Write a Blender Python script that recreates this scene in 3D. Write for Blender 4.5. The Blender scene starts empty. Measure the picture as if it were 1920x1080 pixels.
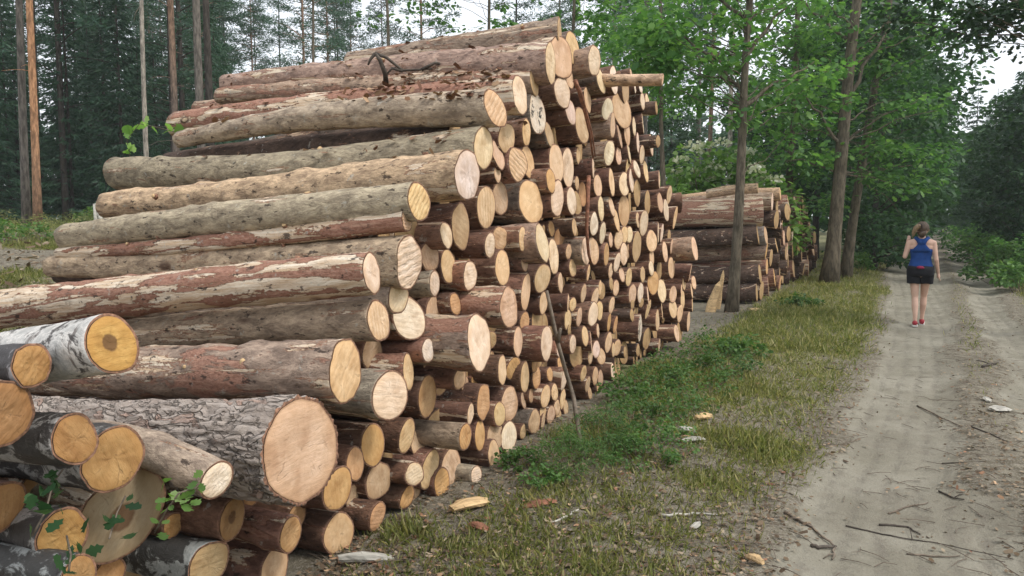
import bpy, math, random
import numpy as np
from mathutils import Vector, Matrix

RND = random.Random(7)
NR = np.random.default_rng(11)
S = bpy.context.scene
COL = S.collection
R = math.radians

# ------------------------------------------------------------------ camera
F, PX, PY = 1400.0, 960.0, 540.0
CAM = Vector((0, 0, 1.6))
PITCH = math.atan(120 / F)
FWD = Vector((0, math.cos(PITCH), -math.sin(PITCH)))
UPV = Vector((0, math.sin(PITCH), math.cos(PITCH)))
RGT = Vector((1, 0, 0))
cam_d = bpy.data.cameras.new('camera')
cam_d.sensor_width = 36.0
cam_d.lens = 36.0 * F / 1920.0
cam_d.clip_end = 2000.0
cam_d.clip_start = 0.05
cam = bpy.data.objects.new('camera', cam_d)
COL.objects.link(cam)
cam.location = CAM
cam.rotation_euler = (R(90) - PITCH, 0, 0)
S.camera = cam


def ray(px, py):
    return RGT * (px - PX) + UPV * (PY - py) + FWD * F


def proj(p):
    v = Vector(p) - CAM
    d = v.dot(FWD)
    return PX + F * v.dot(RGT) / d, PY - F * v.dot(UPV) / d


def on_z(px, py, z=0.0):
    d = ray(px, py)
    return CAM + d * ((z - CAM.z) / d.z)


def at_y(px, py, Y):
    d = ray(px, py)
    return CAM + d * (Y / d.y)


# ------------------------------------------------------------------ helpers
def link(o, parent=None):
    COL.objects.link(o)
    if parent is not None:
        o.parent = parent
    return o


def tag(o, label=None, cat=None, group=None, kind=None):
    if label:
        o['label'] = label
    if cat:
        o['category'] = cat
    if group:
        o['group'] = group
    if kind:
        o['kind'] = kind
    return o


def empty(name, loc, rz=0.0):
    o = bpy.data.objects.new(name, None)
    o.location = loc
    o.rotation_euler = (0, 0, rz)
    o.empty_display_size = 0.2
    return link(o)


def np_mesh(name, V, loops, starts, uv=None, smooth=False, mats=(), mat_idx=None):
    me = bpy.data.meshes.new(name)
    V = np.asarray(V, dtype=np.float32).reshape(-1, 3)
    loops = np.asarray(loops, dtype=np.int32).ravel()
    starts = np.asarray(starts, dtype=np.int32).ravel()
    me.vertices.add(len(V))
    me.vertices.foreach_set('co', V.ravel())
    me.loops.add(len(loops))
    me.loops.foreach_set('vertex_index', loops)
    me.polygons.add(len(starts))
    me.polygons.foreach_set('loop_start', starts)
    if smooth:
        me.polygons.foreach_set('use_smooth', np.ones(len(starts), dtype=bool))
    for m in mats:
        me.materials.append(m)
    if mat_idx is not None:
        me.polygons.foreach_set('material_index', np.asarray(mat_idx, dtype=np.int32))
    me.update(calc_edges=True)
    if uv is not None:
        l = me.uv_layers.new(name='UVMap')
        l.data.foreach_set('uv', np.asarray(uv, dtype=np.float32)[loops].ravel())
    me.validate()
    return me


class MB:
    """collects polygons for one mesh"""
    def __init__(self):
        self.v, self.f, self.m = [], [], []

    def add(self, verts, faces, mi=0):
        b = len(self.v)
        self.v.extend([tuple(p) for p in verts])
        self.f.extend([tuple(i + b for i in q) for q in faces])
        self.m.extend([mi] * len(faces))

    def tube(self, pts, rad, n=8, mi=0, jitter=0.0, rng=None, caps=True, cap_mi=None):
        pts = [Vector(p) for p in pts]
        if not hasattr(rad, '__len__'):
            rad = [rad] * len(pts)
        rings, ref = [], None
        for i, p in enumerate(pts):
            t = (pts[min(i + 1, len(pts) - 1)] - pts[max(i - 1, 0)]).normalized()
            if ref is None:
                ref = t.orthogonal().normalized()
            ref = (ref - t * ref.dot(t))
            ref = ref.normalized() if ref.length > 1e-6 else t.orthogonal().normalized()
            b = t.cross(ref)
            ring = []
            for k in range(n):
                a = 2 * math.pi * k / n
                r = rad[i] * (1 + (rng.uniform(-jitter, jitter) if rng else 0))
                ring.append(p + (ref * math.cos(a) + b * math.sin(a)) * r)
            rings.append(ring)
        vs = [q for r_ in rings for q in r_]
        fs = []
        for i in range(len(pts) - 1):
            for k in range(n):
                k2 = (k + 1) % n
                fs.append((i * n + k, i * n + k2, (i + 1) * n + k2, (i + 1) * n + k))
        self.add(vs, fs, mi)
        if caps:
            b = len(self.v) - len(vs)
            self.f.append(tuple(b + k for k in reversed(range(n))))
            self.f.append(tuple(b + (len(pts) - 1) * n + k for k in range(n)))
            self.m.extend([mi if cap_mi is None else cap_mi] * 2)

    def mesh(self, name, mats, smooth=True):
        me = bpy.data.meshes.new(name)
        me.from_pydata(self.v, [], self.f)
        for m in (mats if isinstance(mats, (list, tuple)) else [mats]):
            me.materials.append(m)
        me.polygons.foreach_set('material_index', np.array(self.m, dtype=np.int32))
        if smooth:
            me.polygons.foreach_set('use_smooth', np.ones(len(self.f), dtype=bool))
        me.update()
        return me

    def build(self, name, mats, parent=None, smooth=True):
        return link(bpy.data.objects.new(name, self.mesh(name, mats, smooth)), parent)


def _h(ix, iy, seed):
    h = (ix.astype(np.int64) * 374761393 + iy.astype(np.int64) * 668265263 + seed * 974634777) & 0x7fffffff
    h = ((h ^ (h >> 13)) * 1274126177) & 0x7fffffff
    return ((h ^ (h >> 16)) & 0xffff) / 65535.0


def vnoise(x, y, seed=0):
    x = np.asarray(x, float); y = np.asarray(y, float)
    ix, iy = np.floor(x), np.floor(y)
    fx, fy = x - ix, y - iy
    fx = fx * fx * (3 - 2 * fx); fy = fy * fy * (3 - 2 * fy)
    a, b = _h(ix, iy, seed), _h(ix + 1, iy, seed)
    c, d = _h(ix, iy + 1, seed), _h(ix + 1, iy + 1, seed)
    return (a * (1 - fx) + b * fx) * (1 - fy) + (c * (1 - fx) + d * fx) * fy


def fbm(x, y, seed=0, oct=4):
    v, a, s = 0, 0.5, 1.0
    for k in range(oct):
        v = v + a * vnoise(np.asarray(x) * s, np.asarray(y) * s, seed + k)
        a *= .5; s *= 2.03
    return v / (1 - .5 ** oct)


def sst(a, b, x):
    t = np.clip((np.asarray(x, float) - a) / (b - a), 0, 1)
    return t * t * (3 - 2 * t)


# ------------------------------------------------------------------ place frame
A2 = np.array((0.436, 0.900)); A2 /= np.linalg.norm(A2)       # along the pile front
N2 = np.array((A2[1], -A2[0]))                                # out of the front, to the road
P0 = np.array((-0.70, 3.80))
AX = Vector((A2[0], A2[1], 0)); NX = Vector((N2[0], N2[1], 0))

_rows = [1080, 950, 850, 700, 600, 540, 500, 470, 450, 437]
_edges = dict(l1=[1440, 1490, 1550, 1640, 1668, 1668, 1668, 1676, 1690, 1705],
              r1=[1945, 1855, 1805, 1785, 1787, 1777, 1766, 1752, 1742, 1735],
              l2=[2072, 2010, 1962, 1890, 1842, 1812, 1790, 1775, 1758, 1745],
              r2=[2240, 2150, 2080, 1975, 1905, 1862, 1832, 1806, 1780, 1758])
EDGE = {}
for k, xs in _edges.items():
    pts = [on_z(x, y) for x, y in zip(xs, _rows)]
    d0 = pts[0] - (pts[1] - pts[0]) * 6
    pts = [d0] + pts
    EDGE[k] = (np.array([p.y for p in pts]), np.array([p.x for p in pts]))


def edge(k, y):
    return np.interp(y, *EDGE[k])


def rut(x, y):
    """0..1 how much this point lies in a wheel track"""
    w = .22
    wob = (fbm(x * 1.3, y * 1.3, 5, 3) - .5) * .55
    a = sst(-w, w, x - edge('l1', y) + wob) * (1 - sst(-w, w, x - edge('r1', y) + wob))
    b = sst(-w, w, x - edge('l2', y) + wob) * (1 - sst(-w, w, x - edge('r2', y) + wob))
    return np.maximum(a, b)


def road_all(x, y):
    return sst(-.5, .3, x - edge('l1', y)) * (1 - sst(-.2, .7, x - edge('r2', y)))


def qdist(x, y):
    return (x - P0[0]) * N2[0] + (y - P0[1]) * N2[1]


def gz(x, y):
    x = np.asarray(x, float); y = np.asarray(y, float)
    q = qdist(x, y)
    r = np.hypot(x, y)
    z = (fbm(x * .7, y * .7, 21, 3) - .5) * .10 * sst(1.5, 5, r)
    z = z + (fbm(x * 3.1, y * 3.1, 31, 3) - .5) * .035
    ra = road_all(x, y)
    z = z * (1 - .6 * ra) - .085 * rut(x, y) + .02 * ra
    z = z + 1.0 * sst(-3.7, -6.3, q) + .5 * sst(-6.3, -17, q)
    z = z + .45 * sst(.3, 5.0, x - edge('r2', y))
    z = z + .06 * sst(-.2, -1.2, x - edge('l1', y)) * sst(-.2, .6, q)
    z = z + .5 * sst(24, 70, y)
    return z


def g3(x, y):
    return Vector((x, y, float(gz(x, y))))


def ground_px(px, py):
    p = on_z(px, py)
    for _ in range(6):
        p = on_z(px, py, float(gz(p.x, p.y)))
    return p


GRASS_BLOBS = []
for (px, py, rad, am) in ((1400, 840, .50, 1), (1330, 905, .35, .7), (1450, 690, .8, .85), (1560, 610, 1.1, .7), (1600, 545, 1.7, .9), (1520, 600, .9, .6),
                          (1000, 1010, .22, .5), (1130, 1020, .25, .55), (1260, 1010, .25, .6), (860, 1050, .22, .6), (940, 1065, .2, .5), (760, 1010, .22, .8),
                          (1640, 500, 2.5, .8), (1240, 700, .9, .9), (1130, 830, .45, 1), (1500, 570, 1.0, .6), (1450, 610, .9, .5), (1290, 720, .6, .8)):
    p = on_z(px, py)
    GRASS_BLOBS.append((p.x, p.y, rad, am))


def grass_mask(x, y):
    x = np.asarray(x, float); y = np.asarray(y, float)
    m = np.zeros_like(x)
    for bx, by, br, am in GRASS_BLOBS:
        d = ((x - bx) ** 2 + (y - by) ** 2) / (br * br)
        m = np.maximum(m, am * np.exp(-d * 1.1))
    q = qdist(x, y)
    m = np.maximum(m, .9 * sst(-3.4, -6, q) * sst(.35, .62, fbm(x * .5, y * .5, 77, 3)))
    m = np.maximum(m, .95 * sst(.1, .9, x - edge('r2', y)))
    m = np.maximum(m, .7 * sst(20, 30, y) * sst(-.3, -1.2, x - edge('l1', y)))
    m = np.maximum(m, (.33 + .34 * sst(4.4, 7.5, y)) * sst(.0, .6, q) * (1 - sst(-.5, .1, x - edge('l1', y))))
    m = np.maximum(m, .55 * sst(0, .3, x - edge('r1', y)) * (1 - sst(-.3, 0, x - edge('l2', y))) * sst(5, 9, y))
    m = m * (.35 + 1.1 * fbm(x * 2.2, y * 2.2, 91, 3))
    return np.clip(m * (1 - .97 * rut(x, y)) * (1 - .7 * road_all(x, y) * (x > edge('l1', y))), 0, 1)
# ------------------------------------------------------------------ materials
class NT:
    def __init__(self, name):
        self.m = bpy.data.materials.new(name)
        self.m.use_nodes = True
        self.t = self.m.node_tree
        self.t.nodes.clear()
        self.out = self.n('ShaderNodeOutputMaterial')

    def n(self, typ, **kw):
        nd = self.t.nodes.new(typ)
        for k, v in kw.items():
            setattr(nd, k, v)
        return nd

    def l(self, a, b):
        self.t.links.new(a, b)

    def setin(self, sock, v):
        if hasattr(v, 'is_linked') or hasattr(v, 'links'):
            self.l(v, sock)
        else:
            sock.default_value = v

    def math(self, op, a, b=0.0, c=None, clamp=False):
        nd = self.n('ShaderNodeMath', operation=op, use_clamp=clamp)
        self.setin(nd.inputs[0], a); self.setin(nd.inputs[1], b)
        if c is not None:
            self.setin(nd.inputs[2], c)
        return nd.outputs[0]

    def vmath(self, op, a, b=None):
        nd = self.n('ShaderNodeVectorMath', operation=op)
        self.setin(nd.inputs[0], a)
        if b is not None:
            self.setin(nd.inputs[1], b)
        return nd.outputs[1] if op in ('LENGTH', 'DOT_PRODUCT') else nd.outputs[0]

    def mix(self, f, a, b, typ='MIX'):
        nd = self.n('ShaderNodeMix', data_type='RGBA', blend_type=typ)
        self.setin(nd.inputs[0], f)
        for s, v in ((nd.inputs[6], a), (nd.inputs[7], b)):
            if isinstance(v, tuple):
                v = (*v[:3], 1)
            self.setin(s, v)
        return nd.outputs[2]

    def noise(self, vec, scale, detail=4, rough=.55, w=None, dist=0.0):
        nd = self.n('ShaderNodeTexNoise', noise_dimensions='4D' if w is not None else '3D')
        self.l(vec, nd.inputs['Vector'])
        nd.inputs['Scale'].default_value = scale
        nd.inputs['Detail'].default_value = detail
        nd.inputs['Roughness'].default_value = rough
        nd.inputs['Distortion'].default_value = dist
        if w is not None:
            self.setin(nd.inputs['W'], w)
        return nd.outputs[0]

    def mapr(self, v, a, b, c=0.0, d=1.0, smooth=True):
        nd = self.n('ShaderNodeMapRange', interpolation_type='SMOOTHSTEP' if smooth else 'LINEAR')
        self.setin(nd.inputs[0], v)
        self.setin(nd.inputs[1], a); self.setin(nd.inputs[2], b)
        nd.inputs[3].default_value = c; nd.inputs[4].default_value = d
        return nd.outputs[0]

    def scale(self, vec, s):
        nd = self.n('ShaderNodeMapping')
        self.l(vec, nd.inputs[0])
        nd.inputs['Scale'].default_value = s
        return nd.outputs[0]

    def bump(self, h, dist, strength=1.0, normal=None):
        nd = self.n('ShaderNodeBump')
        nd.inputs['Strength'].default_value = strength
        nd.inputs['Distance'].default_value = dist
        self.l(h, nd.inputs['Height'])
        if normal is not None:
            self.l(normal, nd.inputs['Normal'])
        return nd.outputs[0]

    def principled(self, col, rough=.8, normal=None, spec=.3):
        nd = self.n('ShaderNodeBsdfPrincipled')
        if isinstance(col, tuple):
            col = (*col[:3], 1)
        self.setin(nd.inputs['Base Color'], col)
        self.setin(nd.inputs['Roughness'], rough)
        nd.inputs['Specular IOR Level'].default_value = spec
        if normal is not None:
            self.l(normal, nd.inputs['Normal'])
        return nd.outputs[0]

    def done(self, sh):
        self.l(sh, self.out.inputs[0])
        return self.m

    def objvec(self):
        return self.n('ShaderNodeTexCoord').outputs['Object']

    def info(self):
        return self.n('ShaderNodeObjectInfo')


def hexmul(c, k):
    return tuple(x * k for x in c)


def m_bark(name):
    t = NT(name)
    v = t.objvec(); oi = t.info()
    col, al = oi.outputs['Color'], oi.outputs['Alpha']
    w = t.math('MULTIPLY', oi.outputs['Random'], 60.0)
    big = t.noise(t.scale(v, (.8, 3.4, 3.4)), 2.0, 6, .62, w, .8)
    mid = t.noise(t.scale(v, (4, 9, 9)), 2.4, 6, .7, w, .5)
    fine = t.noise(t.scale(v, (24, 44, 44)), 2.0, 5, .7, w)
    grain = t.noise(t.scale(v, (2.2, 40, 40)), 2.0, 4, .6, w)
    c = t.mix(t.mapr(mid, .32, .68), t.mix(1, col, (.50, .47, .46), 'MULTIPLY'), t.mix(1, col, (1.5, 1.46, 1.4), 'MULTIPLY'))
    c = t.mix(t.mapr(fine, .38, .7, .0, .45), c, t.mix(1, col, (.55, .5, .48), 'MULTIPLY'))
    # outer bark torn off, the red inner bark shows; how much sits in the colour's alpha
    thr = t.math('SUBTRACT', .735, t.math('MULTIPLY', al, .27))
    rs_ = t.math('ADD', t.math('MULTIPLY', big, .78), t.math('MULTIPLY', mid, .22))
    red = t.mapr(rs_, thr, t.math('ADD', thr, .025))
    rc = t.mix(t.mapr(fine, .3, .7), (.20, .085, .055), (.43, .235, .165))
    rc = t.mix(t.mapr(grain, .5, .7, 0, .6), rc, (.50, .33, .23))
    c = t.mix(t.math('MULTIPLY', red, .85), c, rc)
    # long strips scraped to pale wood by the harvester
    sc = t.noise(t.scale(v, (.9, 7.5, 7.5)), 1.7, 4, .55, t.math('ADD', w, 17.0), .9)
    sv = t.math('ADD', t.math('MULTIPLY', sc, .82), t.math('MULTIPLY', fine, .18))
    sthr = t.math('SUBTRACT', .645, t.math('MULTIPLY', al, .115))
    scr = t.mapr(sv, sthr, t.math('ADD', sthr, .016))
    edge_ = t.mapr(sv, t.math('SUBTRACT', sthr, .022), t.math('SUBTRACT', sthr, .004))
    c = t.mix(t.math('MULTIPLY', edge_, .8), c, (.30, .15, .09))
    c = t.mix(scr, c, t.mix(t.mapr(grain, .35, .7), (.56, .40, .26), (.78, .68, .54)))
    # sawn-off knots: pale discs in a dark collar
    vo = t.n('ShaderNodeTexVoronoi', feature='F1', voronoi_dimensions='4D')
    vo.inputs['Scale'].default_value = 1.0; vo.inputs['Randomness'].default_value = 1
    t.l(t.scale(v, (2.6, 5.2, 5.2)), vo.inputs['Vector']); t.l(w, vo.inputs['W'])
    kd = t.math('ADD', vo.outputs['Distance'], t.math('MULTIPLY', fine, .06))
    c = t.mix(t.mapr(kd, .15, .22, .8, 0), c, (.085, .045, .03))
    c = t.mix(t.mapr(kd, .10, .135, .95, 0), c, (.60, .45, .29))
    fl = t.noise(t.scale(v, (9, 18, 18)), 1.6, 4, .65, t.math('ADD', w, 5.0))
    c = t.mix(t.mapr(fl, .59, .65, 0, .85), c, (.04, .028, .023))
    li = t.noise(v, 22, 4, .65, t.math('ADD', w, 9.0))
    c = t.mix(t.mapr(li, .61, .68, 0, .5), c, (.47, .46, .40))
    h = t.math('ADD', t.math('MULTIPLY', mid, .9), t.math('MULTIPLY', fine, .6))
    h = t.math('SUBTRACT', h, t.math('MULTIPLY', scr, .5))
    h = t.math('SUBTRACT', h, t.math('MULTIPLY', red, .4))
    h = t.math('ADD', h, t.mapr(kd, .11, .2, .6, 0))
    return t.done(t.principled(c, .85, t.bump(h, .018, 1.0), .2))


def m_pine_bark():
    t = NT('plated_pine_bark')
    v = t.objvec(); oi = t.info(); col = oi.outputs['Color']
    w = t.math('MULTIPLY', oi.outputs['Random'], 60.0)
    n1 = t.noise(t.scale(v, (4, 8, 8)), 2, 4, .6, w)
    dv = t.n('ShaderNodeMix', data_type='VECTOR'); dv.inputs[0].default_value = .14
    t.l(v, dv.inputs[4])
    nz = t.n('ShaderNodeTexNoise'); nz.inputs['Scale'].default_value = 9; t.l(v, nz.inputs['Vector'])
    t.l(nz.outputs['Color'], dv.inputs[5])
    vo = t.n('ShaderNodeTexVoronoi', feature='DISTANCE_TO_EDGE')
    vo.inputs['Scale'].default_value = 1.0
    t.l(t.scale(dv.outputs[1], (6, 36, 36)), vo.inputs['Vector'])
    vc = t.n('ShaderNodeTexVoronoi'); vc.inputs['Scale'].default_value = 1.0
    t.l(t.scale(dv.outputs[1], (6, 36, 36)), vc.inputs['Vector'])
    fine = t.noise(t.scale(v, (25, 60, 60)), 2, 5, .7, w)
    crack = t.mapr(t.math('ADD', vo.outputs['Distance'], t.math('MULTIPLY', t.math('SUBTRACT', fine, .5), .16)), -.02, .10)
    sepc = t.n('ShaderNodeSeparateColor'); t.l(vc.outputs['Color'], sepc.inputs[0])
    plate = t.mix(sepc.outputs[0], t.mix(1, col, (.92, .9, .89), 'MULTIPLY'), t.mix(1, col, (1.1, 1.08, 1.06), 'MULTIPLY'))
    plate = t.mix(t.mapr(sepc.outputs[1], .80, .9, 0, .7), plate, (.42, .25, .18))
    plate = t.mix(t.mapr(fine, .35, .7, 0, .5), plate, (.44, .40, .37))
    crack = t.math('MAXIMUM', crack, t.mapr(n1, .48, .60, 0, .8))
    c = t.mix(t.math('SUBTRACT', 1.0, t.math('MULTIPLY', t.math('SUBTRACT', 1.0, crack), .5)), (.16, .13, .11), plate)
    c = t.mix(t.mapr(n1, .40, .66, 0, .55), c, (.27, .215, .18))
    h = t.math('ADD', t.math('MULTIPLY', crack, .9), t.math('MULTIPLY', fine, .4))
    h = t.math('ADD', h, t.math('MULTIPLY', sepc.outputs[2], .5))
    return t.done(t.principled(c, .9, t.bump(h, .03, 1.0), .15))


def m_birch():
    t = NT('birch_bark')
    v = t.objvec(); oi = t.info()
    w = t.math('MULTIPLY', oi.outputs['Random'], 60.0)
    band = t.noise(t.scale(v, (26, 4, 4)), 1.6, 4, .6, w)
    pat = t.noise(t.scale(v, (7, 8, 8)), 1.2, 6, .7, w, .8)
    fine = t.noise(v, 60, 4, .7, w)
    c = t.mix(t.mapr(fine, .3, .7), (.46, .47, .46), (.72, .71, .69))
    c = t.mix(t.mapr(pat, .40, .52, .5, 0), c, (.24, .25, .25))
    c = t.mix(t.mapr(band, .58, .64, 0, .75), c, (.10, .08, .07))
    c = t.mix(t.mapr(t.math('ADD', pat, t.math('MULTIPLY', t.math('SUBTRACT', 1.0, oi.outputs['Alpha']), .14)), .475, .555, 0, .93), c, (.035, .03, .028))
    c = t.mix(1, c, oi.outputs['Color'], 'MULTIPLY')
    h = t.math('ADD', t.math('MULTIPLY', pat, -.8), t.math('MULTIPLY', fine, .3))
    return t.done(t.principled(c, .6, t.bump(h, .012, .9), .3))


def m_cut(name, saw=0.25, heart=0.0, mould=0.0, ring=.5):
    t = NT(name)
    uv = t.n('ShaderNodeUVMap').outputs[0]
    oi = t.info(); col = oi.outputs['Color']
    w = t.math('MULTIPLY', oi.outputs['Random'], 60.0)
    off = t.n('ShaderNodeCombineXYZ')
    t.l(t.math('MULTIPLY', t.math('SUBTRACT', oi.outputs['Random'], .5), .3), off.inputs[0])
    t.l(t.math('MULTIPLY', t.math('SUBTRACT', t.math('FRACT', t.math('MULTIPLY', oi.outputs['Random'], 37.0)), .5), .3), off.inputs[1])
    p = t.vmath('SUBTRACT', uv, off.outputs[0])
    wob = t.noise(p, 2.2, 3, .5, w)
    r = t.math('ADD', t.vmath('LENGTH', p), t.math('MULTIPLY', t.math('SUBTRACT', wob, .5), .16))
    rings = t.math('SINE', t.math('MULTIPLY', r, 52.0))
    r2 = t.math('SINE', t.math('MULTIPLY', r, 21.0))
    rr = t.math('ADD', t.math('MULTIPLY', rings, .6), t.math('MULTIPLY', r2, .4))
    rim = t.vmath('LENGTH', uv)
    # slanting saw marks, direction different on each face
    ang = t.math('MULTIPLY', oi.outputs['Random'], 19.0)
    rot = t.n('ShaderNodeVectorRotate', rotation_type='Z_AXIS')
    t.l(uv, rot.inputs['Vector']); t.l(ang, rot.inputs['Angle'])
    sp = t.n('ShaderNodeSeparateXYZ'); t.l(rot.outputs[0], sp.inputs[0])
    sn = t.noise(t.scale(rot.outputs[0], (1, .25, 1)), 9, 4, .6, w)
    saww = t.math('SINE', t.math('ADD', t.math('MULTIPLY', sp.outputs[0], 22.0), t.math('MULTIPLY', sn, 9.0)))
    fine = t.noise(t.scale(rot.outputs[0], (10, 1.6, 1)), 4, 5, .7, w)
    blot = t.noise(uv, 1.5, 4, .6, w)
    c = t.mix(t.mapr(blot, .3, .7), t.mix(1, col, (.85, .79, .73), 'MULTIPLY'), t.mix(1, col, (1.12, 1.14, 1.18), 'MULTIPLY'))
    c = t.mix(t.mapr(rr, -.2, 1, 0, ring * .26), c, t.mix(1, col, (.78, .68, .58), 'MULTIPLY'))
    c = t.mix(t.mapr(fine, .42, .7, 0, .55), c, t.mix(1, col, (.76, .67, .57), 'MULTIPLY'))
    if saw:
        c = t.mix(t.mapr(saww, -.2, .9, 0, min(.6, saw * .8)), c, t.mix(1, col, (.72, .61, .50), 'MULTIPLY'))
    # warmer towards the bark, a thin dark cambium line and the pith
    c = t.mix(t.mapr(rim, .55, 1.0, 0, .42), c, t.mix(1, col, (.95, .80, .64), 'MULTIPLY'))
    c = t.mix(t.mapr(r, .0, .05, .45, 0), c, (.12, .06, .03))
    c = t.mix(t.mapr(rim, .95, 1.0, 0, .55), c, (.22, .12, .065))
    st = t.noise(uv, .9, 5, .6, t.math('ADD', w, 31.0))
    c = t.mix(t.mapr(st, .50, .70, 0, .7), c, t.mix(1, col, (.60, .49, .40), 'MULTIPLY'))
    if heart:
        c = t.mix(t.mapr(r, .26, .36, heart, 0), c, (.11, .055, .026))
    # drying cracks run out from the pith
    sx = t.n('ShaderNodeSeparateXYZ'); t.l(p, sx.inputs[0])
    an = t.math('ARCTAN2', sx.outputs[1], sx.outputs[0])
    cx = t.n('ShaderNodeCombineXYZ'); t.l(t.math('MULTIPLY', an, .55), cx.inputs[0]); t.l(t.math('MULTIPLY', r, .25), cx.inputs[1])
    ck = t.noise(cx.outputs[0], 3.0, 2, .5, w)
    crk = t.math('MULTIPLY', t.mapr(t.math('ABSOLUTE', t.math('SUBTRACT', ck, .5)), .0, .018, 1, 0), t.mapr(blot, .52, .62))
    c = t.mix(t.math('MULTIPLY', crk, .32), c, (.16, .09, .05))
    if mould:
        mo = t.noise(uv, 2.6, 5, .65, t.math('ADD', w, 3.0), .5)
        c = t.mix(t.mapr(mo, .52, .6, 0, mould), c, (.03, .028, .027))
    h = t.math('ADD', t.math('MULTIPLY', saww, .10 + saw * .7), t.math('MULTIPLY', fine, .6))
    h = t.math('SUBTRACT', h, t.math('MULTIPLY', crk, .5))
    return t.done(t.principled(c, .75, t.bump(h, .004, .8), .25))


def m_leaf(name, c0, c1, c2, trans=.35, rough=.5):
    t = NT(name)
    g = t.n('ShaderNodeNewGeometry')
    rp = t.n('ShaderNodeValToRGB')
    t.l(g.outputs['Random Per Island'], rp.inputs[0])
    e = rp.color_ramp.elements
    e[0].color = (*c0, 1); e[1].color = (*c2, 1)
    m = e.new(.55); m.color = (*c1, 1)
    oi = t.info()
    k = t.mapr(oi.outputs['Random'], 0, 1, .8, 1.2)
    c = t.mix(1, rp.outputs[0], t.n('ShaderNodeCombineColor').outputs[0], 'MULTIPLY')
    cc = c.node.inputs[7].links[0].from_node
    for i in range(3):
        t.l(k, cc.inputs[i])
    a = t.principled(c, rough, None, .3)
    tr = t.n('ShaderNodeBsdfTranslucent')
    t.l(t.mix(1, c, (1.15, 1.25, .7), 'MULTIPLY'), tr.inputs[0])
    mx = t.n('ShaderNodeMixShader'); mx.inputs[0].default_value = trans
    t.l(a, mx.inputs[1]); t.l(tr.outputs[0], mx.inputs[2])
    return t.done(mx.outputs[0])


def m_plain(name, col, rough=.7, var=.35, scale=30, bump=.003, spec=.3, stretch=(1, 1, 1)):
    t = NT(name)
    v = t.scale(t.objvec(), stretch)
    n = t.noise(v, scale, 5, .6)
    c = t.mix(t.mapr(n, .3, .7), hexmul(col, 1 - var), hexmul(col, 1 + var))
    return t.done(t.principled(c, rough, t.bump(n, bump, .8) if bump else None, spec))


def m_trunk(name, low, high, z0=4.0, z1=9.0, lichen=(.25, .27, .2)):
    """standing trunk: bark changes colour with height up the stem, as pine bark does"""
    t = NT(name)
    v = t.objvec(); oi = t.info()
    w = t.math('MULTIPLY', oi.outputs['Random'], 40.0)
    n = t.noise(t.scale(v, (9, 9, 2.2)), 2, 5, .65, w)
    f = t.noise(t.scale(v, (40, 40, 12)), 1.5, 4, .7, w)
    sz = t.n('ShaderNodeSeparateXYZ'); t.l(v, sz.inputs[0])
    c = t.mix(t.mapr(t.math('ADD', sz.outputs[2], t.math('MULTIPLY', n, 2.5)), z0, z1), low, high)
    c = t.mix(t.mapr(n, .35, .65), t.mix(1, c, (.55, .55, .55), 'MULTIPLY'), t.mix(1, c, (1.4, 1.4, 1.4), 'MULTIPLY'))
    c = t.mix(t.mapr(f, .6, .72, 0, .5), c, lichen)
    h = t.math('ADD', n, t.math('MULTIPLY', f, .5))
    return t.done(t.principled(c, .9, t.bump(h, .02, 1.0), .15))


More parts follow.
